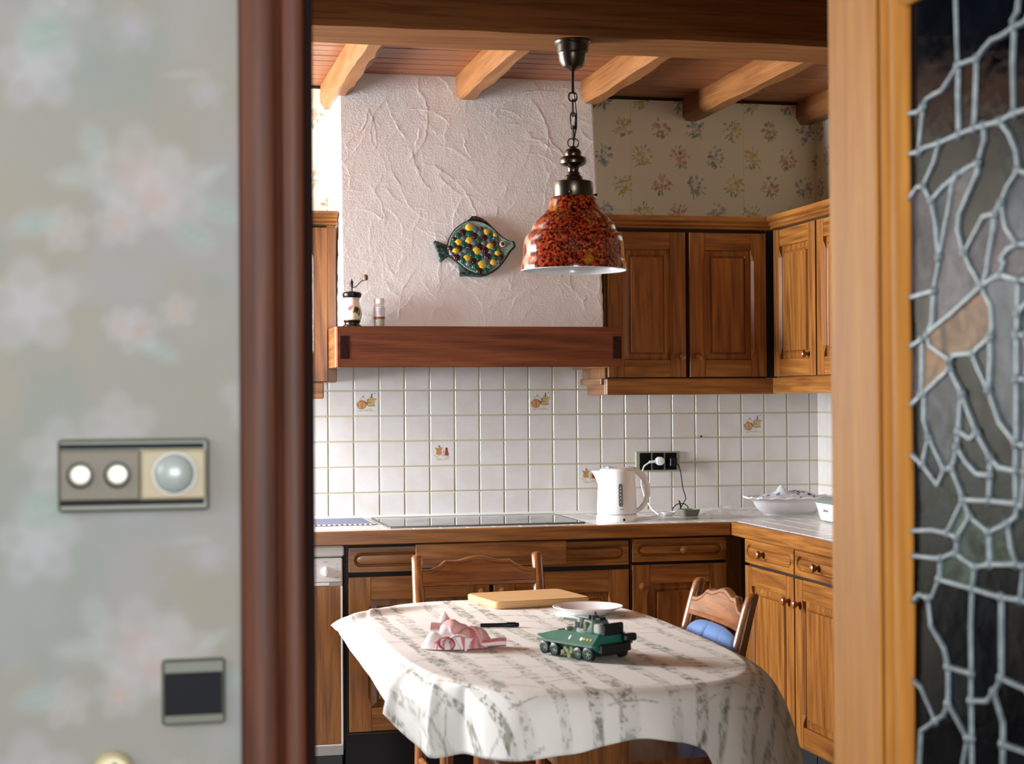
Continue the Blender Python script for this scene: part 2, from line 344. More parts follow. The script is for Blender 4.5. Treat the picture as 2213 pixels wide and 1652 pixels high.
def printed_tile(pic):
    n = 56; s = TP/2-.0024-.0022; U, V = np.meshgrid(np.linspace(-s, s, n), np.linspace(-s, s, n), indexing='ij'); u, v = U.ravel(), V.ravel()
    cv = Canvas(u, v, (226, 221, 219)); cv.y = cv.y/1.12-.002; cv.x = cv.x/1.12; pic(cv)
    mb = grid_mesh(np.stack([u, np.full_like(u, -.0081), v], 1), n, n); nfront = len(mb.v)
    mb.box(-TP/2+.0024, -.008, -TP/2+.0024, TP/2-.0024, 0, TP/2-.0024, b=.0022)
    o = mb.build('tile', tileprint_m, smooth=0, recalc=True)
    col = np.tile(lin((226, 221, 219)), (len(mb.v), 1)); col[:nfront] = cv.c; setcol(o, col); me = o.data; bpy.data.objects.remove(o); return me
PT, PC = printed_tile(teapots), printed_tile(cupboard)
X0T = .751; Z0T = 1.3
special = {(1, 0): PT, (8, 0): PT, (4, -2): PC, (10, -3): PC, (17, -1): PT}
for i in range(-4, 21):
    for j in range(-4, 2):
        cx = X0T+TP*(i+.5); cz = Z0T+TP*(j+.5); me = special.get((i, j), TM)
        wd = 1.
        if cx+TP/2 > XR: wd = (XR-(cx-TP/2))/TP
        if wd < .2: continue
        o = link('tile', me, wb, (cx-TP/2*(1-wd), YB+.004, cz), (RNG.normal(0, .0022), 0, RNG.normal(0, .0022)))
        if wd < 1: o.scale = (wd, 1, 1)
MB().lathe([(.004, 0), (.004, .003)], 10, (2.276, YB-.008, 1.205), 'y').build('drill_hole', black_pl, wb)
# right wall
wr = struct(MB().box(XR+.004, 1.9, 0, XR+.12, YB+.1, 2.8).build('wall_right', mat('dark_olive_wall', (104, 92, 72), .85), smooth=0))  # bare wall colour kept dark to cut bounced light
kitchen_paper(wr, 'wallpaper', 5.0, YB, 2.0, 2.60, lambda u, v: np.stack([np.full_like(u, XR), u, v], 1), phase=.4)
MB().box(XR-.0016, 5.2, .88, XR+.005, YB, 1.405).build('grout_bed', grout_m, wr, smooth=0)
for i in range(12):
    for j in range(-4, 1):
        link('tile', TM, wr, (XR+.004, YB-.004-TP*(i+.5), Z0T+TP*(j+.5)), (0, RNG.normal(0, .002), -PI/2))
# left wall with the window opening
wl = MB(); Y0, Y1, Z0, Z1 = 5.2, 6.4, 1.0, 2.28
wl.box(XL-.12, 1.93, 0, XL, Y0, 2.8).box(XL-.12, Y1, 0, XL, YB+.1, 2.8).box(XL-.12, Y0, 0, XL, Y1, Z0).box(XL-.12, Y0, Z1, XL, Y1, 2.8)
struct(wl.build('wall_left', mat('brown_kitchen_wall', (96, 84, 68), .85), smooth=0))
def window(name, x, y0, y1, z0, z1, m, parts=2, d=.06):
    o = MB().box(x-d, y0, z0, x, y0+.05, z1).box(x-d, y1-.05, z0, x, y1, z1).box(x-d, y0, z0, x, y1, z0+.05).box(x-d, y0, z1-.05, x, y1, z1).build(name, m, smooth=0); struct(o)
    for k in range(1, parts):
        y = y0+(y1-y0)*k/parts; MB().box(x-d*.8, y-.035, z0+.05, x-.005, y+.035, z1-.05).build('mullion', m, o, smooth=0)
    return o
window('window_1', XL-.02, Y0, Y1, Z0, Z1, white_pl, 2)
MB().box(XL-.02, Y0-.03, Z0-.03, XL+.14, Y1+.03, Z0, b=.004).build('window_sill', top_tile_m, struct(bpy.data.objects['window_1']))
# partition between hall and kitchen, with the doorway
wf = MB(); wf.box(-1.82, YW, 0, .20, YW+.07, 2.8).box(.89, YW, 0, XR+.1, YW+.07, 2.8).box(.20, YW, 1.99, .89, YW+.07, 2.8)
wf = struct(wf.build('wall_front', mat('brown_panelling', (92, 62, 44), .7), smooth=0))
# hall wallpaper: large faded blossoms, drop repeat .53 m
def hall_paper():
    u0, u1, v0, v1, st = -1.30, .135, .0, 2.50, .0052
    nu, nv = int((u1-u0)/st), int((v1-v0)/st); U, V = np.meshgrid(np.linspace(u0, u1, nu), np.linspace(v0, v1, nv), indexing='ij'); u, v = U.ravel(), V.ravel()
    cv = Canvas(u, v, (111, 109, 103))
    n = fbm(u*9, v*7, 3); cv.put(smoothstep(.38, .62, n)*.5, (116, 108, 96)); n = fbm(u*11+9, v*8, 8); cv.put(smoothstep(.42, .66, n)*.5, (98, 109, 105)); n = fbm(u*8+4, v*9+3, 12); cv.put(smoothstep(.45, .66, n)*.45, (117, 114, 116))
    K = .000519
    cv_al = .55
    def W(px, py): return -.1055+px*K, 1.37+(862-py)*K            # picture print layout -> metres on the wall
    def fl(px, py, s, core=(129, 112, 105), pet=(134, 130, 129), n=5, al=.62):
        for d, e in [(d_, e_) for d_ in (-2040, -1020, 0, 1020, 2040) for e_ in (0, -780, -1560, -2340)]:
            x, y = W(px+e, py+d+(e//780 % 2)*510); s_ = s*K
            for i in range(n):
                a = 2*PI*i/n+.4; cv.ell(x+.5*s_*math.cos(a), y+.5*s_*math.sin(a), .46*s_, .36*s_, a, pet, al*.62, .4, ring=.82)
            cv.ell(x, y, .34*s_, .3*s_, .3, core, .5, .7)
    def leaf(px, py, l, wd, rot, col=(99, 115, 111), al=.75):
        for d, e in [(d_, e_) for d_ in (-2040, -1020, 0, 1020, 2040) for e_ in (0, -780, -1560, -2340)]:
            x, y = W(px+e, py+d+(e//780 % 2)*510); cv.ell(x, y, l*K, wd*K, rot, (128, 130, 126), al*.45, .35); cv.ell(x, y, l*K*.8, wd*K*.65, rot, col, al*.6, .5); cv.seg(x-l*K*.7*math.cos(rot), y-l*K*.7*math.sin(rot), x+l*K*.7*math.cos(rot), y+l*K*.7*math.sin(rot), .0022, (120, 125, 120), .5)
    leaf(100, 380, 62, 26, .05, (120, 119, 116)); leaf(130, 310, 30, 46, .3, (111, 117, 113)); leaf(160, 420, 40, 18, -.6, (123, 124, 121)); leaf(400, 450, 62, 28, -.35); leaf(340, 505, 52, 34, -.5); leaf(375, 370, 44, 14, .5, (115, 119, 113)); leaf(265, 755, 46, 20, -.45)
    for p in ((225, 370, 110, (131, 112, 107)), (300, 400, 90, (125, 114, 111)), (250, 430, 80, (133, 108, 102)), (180, 480, 56, (135, 114, 107))): fl(*p)
    fl(68, 495, 56, (123, 117, 111)); fl(220, 712, 56, (130, 104, 98)); fl(305, 668, 42, (130, 110, 102)); fl(470, 862, 76, (130, 108, 102)); fl(180, 925, 84, (123, 119, 116), (131, 130, 129)); fl(183, 699, 43); fl(10, 150, 96, (130, 128, 129), (135, 132, 136)); fl(-5, 660, 110, (130, 128, 130), (135, 132, 136)); fl(60, 985, 90, (128, 125, 125)); fl(210, 55, 60, (122, 119, 129), (128, 125, 130), al=.4); fl(370, 190, 44, (122, 119, 128), (129, 127, 130), al=.45)
    leaf(25, 80, 60, 60, .3, (97, 117, 107)); leaf(10, 480, 50, 30, .2, (99, 119, 116)); leaf(330, 150, 50, 10, .1, (128, 117, 111), .4)
    o = grid_mesh(np.stack([u, np.full_like(u, YW-.0008), v], 1), nu, nv).build('wallpaper', hallpaper_m, wf, smooth=0, recalc=False); setcol(o, cv.c)
hall_paper()
# rest of the hall (out of view, it shapes the light)
hl = MB(); hl.box(-1.42, -2.6, 0, -1.3, .4, 2.6).box(-1.42, 1.5, 0, -1.3, YW, 2.6).box(-1.42, .4, 0, -1.3, 1.5, 1.2).box(-1.42, .4, 2.3, -1.3, 1.5, 2.6)
struct(hl.build('wall_hall_left', paint_m, smooth=0)); window('window_2', -1.33, .4, 1.5, 1.2, 2.3, white_pl, 2)
dark_wall = mat('dark_brown_hall_panelling', (58, 44, 36), .6)
struct(MB().box(1.55, -2.6, 0, 1.67, YW, 2.6).build('wall_hall_right', dark_wall, smooth=0))
hb = MB(); hb.box(-1.42, -2.72, 0, -.78, -2.6, 2.6).box(1.26, -2.72, 0, 1.67, -2.6, 2.6).box(-.78, -2.72, 0, 1.26, -2.6, .85).box(-.78, -2.72, 2.15, 1.26, -2.6, 2.6)
struct(hb.build('wall_rear', paint_m, smooth=0))
struct(MB().box(-1.42, -2.72, 2.5, 1.67, YW, 2.6).build('ceiling_hall', paint_m, smooth=0))
# doorway casing (left) and jamb (right)
prof = [(.1225, 0), (.1225, -.016), (.1265, -.021), (.158, -.023), (.1615, -.020), (.165, -.0135), (.168, -.0125), (.171, -.019), (.175, -.0225), (.1905, -.023), (.1945, -.019), (.1955, -.008), (.1955, .0)]
struct(MB().loft([[(x, YW+y, z) for x, y in prof] for z in (0, 2.06)]).build('trim_1', case_v, smooth=50))
struct(MB().box(.1956, YW-.003, 0, .2075, YW+.07, 2.06, b=.003).build('trim_5', mat('painted_edge_shade', (26, 15, 13), .9, spec=.05), smooth=0))  # near-black strip painted in for the shade on the casing's edge
struct(MB().box(.8785, YW-.0, 0, .8905, YW+.075, 1.99, b=.002).build('trim_2', door_v, smooth=0))
struct(MB().box(.2076, YW-.0, 1.978, .8784, YW+.07, 1.99).build('trim_3', door_h, smooth=0))
# kitchen ceiling: tongue-and-groove boards, joists, the big cross beam
ce = struct(MB().box(XL-.1, YW, ZC+.02, XR+.1, YB+.1, ZC+.1).build('ceiling', plank_x, smooth=0))
pl0 = MB().box(-2.24, -.0425, 0, 2.24, .0425, .02, b=.004).build('plank', plank_x, ce, (.545, 2.04, ZC), smooth=0)
for k in range(1, 53):
    o = link('plank', pl0.data, ce, (.545, 2.04+.087*k, ZC+RNG.normal(0, .0006)))
struct(MB().box(.5, YB-.012, ZC-.010, XR, YB, ZC, b=.003).build('trim_4', gap_shade, smooth=0))  # near-black strip paints the shadow line where wall meets ceiling
def joist(x0, x1, label, seed):
    rg = random.Random(seed); n = 60; L = []
    for k in range(n+1):
        y = 2.05+(YB-2.05)*k/n
        wv = lambda s: .008*math.sin(y*7.3+s*2.1+seed)+.006*math.sin(y*17+s*5+seed*2)+rg.uniform(-.002, .002)
        c = .016
        L.append([(x0, y, ZC), (x0, y, 2.495+c+abs(wv(0))), (x0+c*.9+.5*abs(wv(1)), y, 2.495+.2*abs(wv(2))), (x1-c*1.1-abs(wv(3)), y, 2.495), (x1, y, 2.495+c+1.2*abs(wv(4))), (x1, y, ZC)])
    o = MB().loft(L).build('ceiling_joist', joist_y, smooth=25); return tag(o, label, 'joist', 'joists under the board ceiling')
joist(.727, .812, 'wavy-edged wooden joist over the left edge of the plaster hood', 1)
joist(1.206, 1.295, 'wavy-edged wooden joist that ends on the middle of the plaster hood', 2)
joist(1.697, 1.785, 'wavy-edged wooden joist over the right edge of the plaster hood, right of the lamp rod', 3)
joist(2.208, 2.294, 'wavy-edged wooden joist ending on flowered wallpaper midway above the dark wall cupboard', 4)
joist(2.703, 2.789, 'wavy-edged wooden joist along the corner by the right wall', 5)
n = 70; L = []
for k in range(n+1):
    x = XL+(XR-XL)*k/n; e = .004*math.sin(x*9)+.003*math.sin(x*23+1); f = .004*math.sin(x*11+2)+.003*math.sin(x*19)
    L.append([(x, 4.14, 2.58), (x, 4.14, 2.312), (x, 4.152, 2.300+e*.3), (x, 4.362, 2.300+f*.3), (x, 4.375, 2.312), (x, 4.375, 2.58)])
tag(MB().loft(L).build('ceiling_beam', cross_x, smooth=25), 'massive dark oak cross beam carrying the pendant lamp', 'beam')

# ------------------------------------------------------------------ stained glass door, open towards the hall
GN=[[1409,9280],[4750,9280],[4750,18229],[1409,18229],[2676,18229],[2710,17551],[2732,17274],[1435,16963],[1661,16943],[1817,16977],[1906,17047],[2100,17065],[2311,17070],[2520,17161],[2961,17266],[3172,17254],[3343,17318],[3529,17377],[3745,17371],[3922,17389],[4026,17406],[4197,17400],[4365,17432],[4482,17498],[4626,18229],[3993,17469],[4098,17540],[4275,18229],[1682,16484],[2718,16954],[2728,16518],[3145,16877],[3108,16526],[1425,16495],[1829,16507],[2237,16499],[3692,16504],[4009,16531],[4314,16527],[4750,16534],[3992,17041],[4422,16956],[4380,16515],[2084,16294],[1797,16075],[2011,15884],[1414,15986],[1642,16085],[2331,15999],[2700,16085],[2937,16124],[3187,16148],[3342,16348],[3166,16027],[2931,15823],[2730,15643],[2687,15494],[2840,15218],[2556,15988],[2491,15789],[2384,15577],[2276,15362],[2210,15228],[2113,15657],[2171,15371],[3901,16343],[4053,16146],[4083,15944],[3855,15808],[3711,15665],[3565,15568],[3307,15564],[3116,15418],[3525,15378],[3409,15111],[4335,15879],[4468,15977],[4750,16093],[4363,15633],[4321,15183],[4750,15537],[3812,15398],[4052,15208],[4750,15243],[3843,15171],[3706,15084],[2187,15138],[2054,14864],[2003,14500],[1871,14382],[1409,14829],[1409,14260],[2088,14461],[2507,14581],[3255,14840],[2993,15058],[3370,14963],[3328,14753],[3473,14614],[3487,14385],[3437,14289],[3443,14061],[3389,13735],[3515,14904],[3678,14924],[4079,14848],[4055,14519],[4034,14299],[4025,13846],[3994,13196],[3972,12927],[3983,12596],[3770,15046],[4277,14616],[4750,14753],[4203,14285],[4438,14453],[4750,14570],[4300,14118],[4211,13848],[4281,14833],[4343,14643],[1933,14255],[2456,14084],[2454,13981],[1769,13716],[1409,13581],[2579,14132],[3013,14138],[3162,13968],[3489,13605],[3630,13412],[2770,13705],[2884,13536],[3110,13289],[3423,13034],[3621,12944],[1763,13422],[1890,13220],[2224,12923],[2307,12874],[2707,13535],[2662,13297],[2618,13125],[2555,12970],[2472,12889],[2114,12691],[2955,13227],[2833,12980],[3101,12857],[3401,12854],[3377,12586],[1708,12903],[1409,13006],[2630,12734],[2766,12563],[1738,14333],[1703,13693],[4422,13623],[4750,13858],[4287,13452],[4198,13186],[4176,12920],[4102,12572],[4750,12736],[1962,12173],[2349,12167],[1409,12121],[2598,12140],[2573,11960],[3032,11863],[3379,11921],[3979,11982],[4135,11971],[4442,12071],[4750,12360],[4008,12553],[3971,12462],[3792,12379],[3367,12258],[2925,12392],[3859,12146],[1409,11832],[2173,11870],[2470,11954],[2133,11635],[1946,11420],[1835,11389],[2961,11624],[3632,11609],[4059,11632],[4750,11586],[2921,11209],[2922,10708],[2908,10417],[2916,10014],[2911,9280],[1409,11307],[1588,11406],[1895,11090],[2237,10887],[2339,10691],[2331,10284],[2222,10140],[2004,10037],[1600,9842],[1516,9280],[3615,10774],[4214,10749],[4750,11963],[3445,10600],[3274,10479],[3642,10323],[3638,10101],[3586,9280],[4411,10133],[4750,10168],[4244,10564],[4413,10267],[4750,10451],[4415,9280],[2816,9994],[2525,9280],[1409,10385],[1611,10338],[3330,16518],[4588,11597]]
GF=[[4,5,6,14,15,16,17,18,19,20,25,26,27],[4,3,7,8,9,10,11,12,13,6,5],[6,13,12,11,10,9,28,34,35,30,29],[6,29,30,32,31,15,14],[7,33,28,9,8],[15,31,32,225,36,37,40,20,19,18,17,16],[20,40,37,38,42,41,22,21],[20,21,22,23,24,27,26,25],[22,41,42,39,2,24,23],[28,33,46,47,44,43,35,34],[30,35,43,44,45,48,49,50,51,52,225,32],[225,52,51,53,54,55,56,57,72,71,70,69,68,67,66,65,36],[36,65,66,67,75,76,77,39,42,38,37],[44,47,46,90,87,86,62,64,63,45],[45,63,64,62,61,60,59,58,49,48],[49,58,59,60,61,62,86,87,88,89,92,93,94,95,57,56,55,54,53,51,50],[57,95,94,96,74,73,70,71,72],[67,68,69,81,82,79,78,75],[69,70,73,74,96,94,103,104,112,85,84,82,81],[75,78,80,77,76],[78,79,83,80],[79,82,84,85,112,104,105,120,121,114,83],[87,90,91,156,89,88],[89,156,157,125,124,123,122],[89,122,123,127,128,100,99,98,97,94,93,92],[91,126,157,156],[94,97,98,99,100,101,102,130,131,109,108,107,106,105,104,103],[100,128,129,102,101],[102,129,128,127,123,124,132,133,134,135,136,110,109,131,130],[105,106,113,121,120],[106,107,115,116,117,114,121,113],[107,108,119,118,115],[108,109,161,160,158,119],[109,110,111,163,162,161],[110,136,135,150,151,111],[111,151,155,180,179,178,177,176],[111,176,177,178,181,172,173,174,175,164,162,163],[115,118,119,158,159,117,116],[124,125,137,138,139,140,145,144,143,142,141,132],[125,157,126,153,152,138,137],[132,141,142,147,134,133],[134,147,142,143,148,149,150,135],[138,152,146,140,139],[140,146,152,153,167,165,166,155,154,145],[143,144,145,154,155,151,150,149,148],[155,166,168,180],[158,160,161,162,164,159],[166,165,167,182,183,184,169,168],[168,169,170,171,179,180],[169,184,183,185,188,170],[170,188,189,190,173,172,171],[171,172,181,178,179],[173,190,226,209,175,174],[182,197,198,187,186,185,183],[185,186,187,199,200,201,193,192,188],[187,198,197,223,224,204,203,202,201,200,199],[188,192,193,194,211,210,207,189],[189,207,208,226,190],[226,208,217,218,219,191],[226,191,209],[193,201,202,221,195,194],[194,195,196,214,213,212,210,211],[195,221,222,196],[202,203,204,205,206,222,221],[204,224,223,0,206,205],[207,210,212,213,215,218,217,208],[213,214,220,215],[215,220,1,216],[215,216,219,218]]
GE=[[4,5],[5,6],[7,8],[8,9],[9,10],[10,11],[11,12],[12,13],[13,6],[6,14],[14,15],[15,16],[16,17],[17,18],[18,19],[19,20],[20,21],[21,22],[22,23],[23,24],[20,25],[25,26],[26,27],[9,28],[6,29],[29,30],[15,31],[31,32],[33,28],[28,34],[34,35],[35,30],[30,32],[32,225],[225,36],[36,37],[37,38],[38,42],[42,39],[20,40],[40,37],[22,41],[41,42],[35,43],[43,44],[44,45],[46,47],[47,44],[45,48],[48,49],[49,50],[50,51],[51,52],[52,225],[51,53],[53,54],[54,55],[55,56],[56,57],[49,58],[58,59],[59,60],[60,61],[61,62],[45,63],[63,64],[64,62],[36,65],[65,66],[66,67],[67,68],[68,69],[69,70],[70,71],[71,72],[72,57],[70,73],[73,74],[67,75],[75,76],[76,77],[75,78],[78,79],[78,80],[69,81],[81,82],[82,79],[79,83],[82,84],[84,85],[62,86],[86,87],[87,88],[88,89],[90,87],[91,156],[156,89],[89,92],[92,93],[93,94],[57,95],[95,94],[74,96],[96,94],[94,97],[97,98],[98,99],[99,100],[100,101],[101,102],[94,103],[103,104],[104,105],[105,106],[106,107],[107,108],[108,109],[109,110],[110,111],[104,112],[112,85],[106,113],[113,121],[121,114],[107,115],[115,116],[116,117],[115,118],[118,119],[119,108],[105,120],[120,121],[89,122],[122,123],[123,124],[124,125],[125,157],[157,126],[123,127],[127,128],[128,100],[128,129],[129,102],[102,130],[130,131],[131,109],[124,132],[132,133],[133,134],[134,135],[135,136],[136,110],[125,137],[137,138],[138,139],[139,140],[132,141],[141,142],[142,143],[143,144],[144,145],[145,140],[140,146],[142,147],[147,134],[143,148],[148,149],[149,150],[135,150],[150,151],[138,152],[152,153],[152,146],[145,154],[154,155],[155,151],[151,111],[156,157],[119,158],[158,159],[158,160],[160,161],[161,109],[161,162],[162,163],[163,111],[162,164],[155,166],[167,165],[165,166],[166,168],[168,169],[169,170],[170,171],[171,172],[172,173],[173,174],[174,175],[111,176],[176,177],[177,178],[178,179],[179,171],[155,180],[180,179],[168,180],[178,181],[181,172],[182,183],[183,184],[184,169],[183,185],[185,186],[186,187],[185,188],[188,189],[189,190],[190,226],[226,191],[170,188],[188,192],[192,193],[193,194],[194,195],[195,196],[173,190],[197,198],[198,187],[187,199],[199,200],[200,201],[201,202],[202,203],[203,204],[204,205],[205,206],[201,193],[189,207],[207,208],[208,226],[226,209],[207,210],[210,211],[211,194],[210,212],[212,213],[213,214],[213,215],[215,216],[208,217],[217,218],[218,219],[218,215],[215,220],[202,221],[221,222],[221,195],[223,224],[224,204]]
def glass_door():
    HX, HY, a = .87, YW, math.radians(2.9)
    root = thing('door_1', None, None, (HX, HY, 0), rot=(0, 0, math.atan2(-math.cos(a), -math.sin(a)))); root['kind'] = 'structure'
    # local: x = away from the hinge (towards the photographer), y = away from the seen face, z = up
    zt, zb, x0, x1 = 1.8229, .9280, .1409, .475
    def bx(nm, m, *q, b=.003): return MB().box(*q, b=b).build(nm, m, root, smooth=0)
    # local +y is to the left of travel; the seen face must point to -X
    T = .04
    bx('stile', door_v, 0, 0, .005, .0930, T, 1.95); bx('stile', door_v, .525, 0, .005, .64, T, 1.95)
    bx('rail', door_h, .0932, 0, zt+.045, .5248, T, 1.95); bx('rail', door_h, .0932, 0, .005, .5248, T, zb-.045)
    def bead(p0, p1, nrm, m, axis):
        # moulded glazing bead: profile across (distance from frame edge d, depth y)
        pr = [(0, .002), (0, .006), (.004, .004), (.012, .002), (.016, .007), (.020, .0085), (.030, .008), (.038, .011), (.045, .019), (.045, .030), (0, .030)]
        L = []
        for p in (p0, p1): L.append([(p[0]+nrm[0]*d, y, p[1]+nrm[1]*d) for d, y in pr])
        MB().loft(L).build('glazing_bead', m, root, smooth=40)
    bead((.0935, zb-.044), (.0935, zt+.044), (1, 0), door_v, 'z'); bead((.5245, zb-.044), (.5245, zt+.044), (-1, 0), door_v, 'z')
    bead((.0940, zt+.0445), (.524, zt+.0445), (0, -1), door_h, 'x'); bead((.0940, zb-.0445), (.524, zb-.0445), (0, 1), door_h, 'x')
    N = [(p[0]*1e-4, p[1]*1e-4) for p in GN]
    def gl(name, col, rough, tr=0.):
        m = mat(name, col, rough, trans=tr, ior=1.5, spec=.014); v = coords(m, (1, 1, 1)); n = ramp(m, noise(m, v, 24, 5, .65, .8), [(.36, (0, 0, 0)), (.62, (255, 255, 255))])
        setc(m, mix(m, n, rgba(tuple(int(c*.45) for c in col)), rgba(col))); bump(m, noise(m, v, 22, 3), .25, .004); return m
    dark = [gl('dark_blue_glass', (9, 14, 21), .10), gl('black_glass', (6, 7, 11), .08), gl('deep_teal_glass', (14, 25, 32), .12)]
    greyb = [gl('smoky_grey_glass', (80, 71, 76), .2), gl('mauve_grey_glass', (74, 68, 76), .2), gl('cool_grey_glass', (62, 66, 74), .2)]
    amber = gl('mottled_brown_glass', (118, 84, 56), .2); green = gl('mottled_green_glass', (66, 78, 70), .2)
    for k, f in enumerate(GF):
        pts = [N[i] for i in f]; cx = sum(p[0] for p in pts)/len(pts); cz = sum(p[1] for p in pts)/len(pts); rg = random.Random(k)
        m = dark[k % 2]
        if 1.19 < cz < 1.66: m = dark[2] if (k % 3 == 0) else dark[0]
        if k in (13, 14, 15, 17, 16, 26, 18, 21, 25, 29, 31, 32, 33, 38): m = greyb[k % 3]
        if k in (24, 23): m = amber
        if k in (45, 49, 51, 48): m = green
        if k in (40, 41, 42, 43, 44, 34, 35): m = dark[2]
        if k in (0, 1): m = dark[0]
        tx, tz = rg.uniform(-.02, .02), rg.uniform(-.02, .02)
        F = [(p[0], .022+tx*(p[0]-cx)+tz*(p[1]-cz), p[1]) for p in pts]; B = [(q[0], q[1]+.004, q[2]) for q in F]
        MB().loft([F, B]).build('pane', m, root, smooth=0)
    mb = MB()
    for i, j in GE:
        (ax, az), (bx_, bz) = N[i], N[j]; dx, dz = bx_-ax, bz-az; l = math.hypot(dx, dz)
        if l < 1e-5: continue
        nx, nz = -dz/l*.0029, dx/l*.0029; L = []
        for px, pz in ((ax-dx/l*.001, az-dz/l*.001), (bx_+dx/l*.001, bz+dz/l*.001)):
            L.append([(px+nx, .0215, pz+nz), (px+nx*.6, .0190, pz+nz*.6), (px-nx*.6, .0190, pz-nz*.6), (px-nx, .0215, pz-nz), (px-nx, .028, pz-nz), (px+nx, .028, pz+nz)])
        mb.loft(L)
    deg = {}
    for i, j in GE: deg[i] = deg.get(i, 0)+1; deg[j] = deg.get(j, 0)+1
    for i, d in deg.items():
        if d > 2: mb.lathe([(.0058, .0215), (.0052, .0185), (.003, .0172)], 10, (N[i][0], 0, N[i][1]), 'y')
        else: mb.lathe([(.0034, .0215), (.0022, .0188)], 8, (N[i][0], 0, N[i][1]), 'y')
    mb.build('lead_came', lead_m, root, smooth=50)
glass_door()

# ------------------------------------------------------------------ switches on the hall wallpaper
def sensor_plate():
    t = thing('motion_sensor_switch', 'bronze wall plate with two metal dials and a motion sensor dome, on faded wallpaper', 'switch', (.0045, YW, 1.2855))
    w2, h2 = .0825, .0405
    MB().box(-w2, -.012, -h2, w2, -.001, h2, b=.003).build('frame', olive_frame, t, smooth=0)
    for z in (-.0305, .0325): box('slot', dull_black, t, -w2+.002, -.0135, z-.0028, w2-.006, -.0115, z+.0028)
    MB().box(-w2+.002, -.019, -.0275, .006, -.0118, .0285, b=.0015).build('dial_panel', bronze_pl, t, smooth=0)
    MB().box(.007, -.021, -.0275, w2-.004, -.0118, .0285, b=.0025).build('sensor_panel', champagne, t, smooth=0)
    for x in (-.0585, -.0185):
        d = MB().lathe([(.0150, -.0188), (.0150, -.0205), (.0128, -.0210)], 32, (x, 0, .001), 'y').build('dial', black_pl, t)
        MB().lathe([(.0122, -.0205), (.0118, -.026), (.0095, -.0268), (.004, -.0262), (.0005, -.0262)], 40, (x, 0, .001), 'y').build('dial_cap', steel, d)
    mb = MB(); mb.lathe([(.024, -.0205), (.0235, -.0235)], 40, (.0435, 0, .0015), 'y')
    L = [(.0225*math.cos(k*PI/20), -.0232-.011*math.sin(k*PI/20)) for k in range(11)]; mb.lathe(L, 40, (.0435, 0, .0015), 'y'); mb.build('sensor_dome', lens_m, t)
    text('lettering', 'Busch-Wächter', .0058, mat('dark_print', (84, 78, 62), .5), t, (-.038, -.0192, -.0225), (PI/2, 0, 0))
sensor_plate()
t = thing('wall_socket', 'square olive-framed black wall socket low on the faded wallpaper', 'socket', (.0690, YW, 1.0400))
MB().box(-.0352, -.011, -.037, .0352, -.001, .037, b=.003).build('frame', olive_frame, t, smooth=0)
MB().box(-.0325, -.0128, -.0255, .0315, -.0108, .0225, b=.001).build('insert', dull_black, t, smooth=0)
t = thing('thermostat_dial', 'round cream dial at the bottom of the hall wall', 'dial', (-.0205, YW, .9545))
MB().lathe([(.0235, -.001), (.0235, -.010), (.0215, -.020), (.019, -.024), (.012, -.026), (.0005, -.0265)], 40, axis='y').build('dial_body', cream, t)
MB().ball((.002, -.0262, .012), (.0025, .0012, .0025), 10, 6).build('marker', bronze_pl, t)

# ------------------------------------------------------------------ fitted kitchen
def knob(parent, x, z, y=-.022):
    MB().lathe([(.0075, y+.001), (.0065, y-.006), (.0070, y-.010), (.0130, y-.015), (.0150, y-.021), (.0138, y-.027), (.008, y-.031), (.0008, y-.0318)], 20, (x, 0, z), 'y').build('knob', knob_m, parent)
def chamfer_stile(x0, x1, z0, z1, side, s0, s1, y0=0., y1=-.020, c=.011):
    """upright with a stopped chamfer on its inner edge; side=+1: inner edge is x1"""
    L = []
    for z, k in ((z0, 0), (s0-.006, 0), (s0+.022, 1), (s1-.022, 1), (s1+.006, 0), (z1, 0)):
        d = c*k
        if side > 0: L.append([(x0, y0, z), (x0, y1+.0015, z), (x0+.0015, y1, z), (x1-d-1e-4, y1, z), (x1, y1+d+1e-4, z), (x1, y0, z)])
        else: L.append([(x1, y0, z), (x1, y1+.0015, z), (x1-.0015, y1, z), (x0+d+1e-4, y1, z), (x0, y1+d+1e-4, z), (x0, y0, z)])
    return MB().loft(L)
def door(parent, x0, z0, x1, z1, kx, kz, sw=.062):
    d = MB().box(x0+.004, -.006, z0+.004, x1-.004, 0, z1-.004).build('door', oak_v, parent, smooth=0)
    a, b, c, e = x0+sw, x1-sw, z0+sw+.004, z1-sw-.004
    chamfer_stile(x0, a, z0, z1, 1, c+.02, e-.02).build('stile', oak_v, d, smooth=0)
    chamfer_stile(b, x1, z0, z1, -1, c+.02, e-.02).build('stile', oak_v, d, smooth=0)
    for q0, q1 in ((z0, c), (e, z1)): MB().box(a+.0004, -.0195, q0, b-.0004, 0, q1, b=.0015).build('rail', oak_h, d, smooth=0)
    def rc(i, y): return [(a+i, y, c+i), (b-i, y, c+i), (b-i, y, e-i), (a+i, y, e-i)]
    MB().loft([rc(.001, -.0055), rc(.001, -.0075), rc(.022, -.0105), rc(.0245, -.0065), rc(.0275, -.0065), rc(.031, -.0165), rc(.034, -.0172)], cap0=False).build('panel', oak_v, d, smooth=0)
    if kx is not None: knob(d, kx, kz, -.0205)
    return d
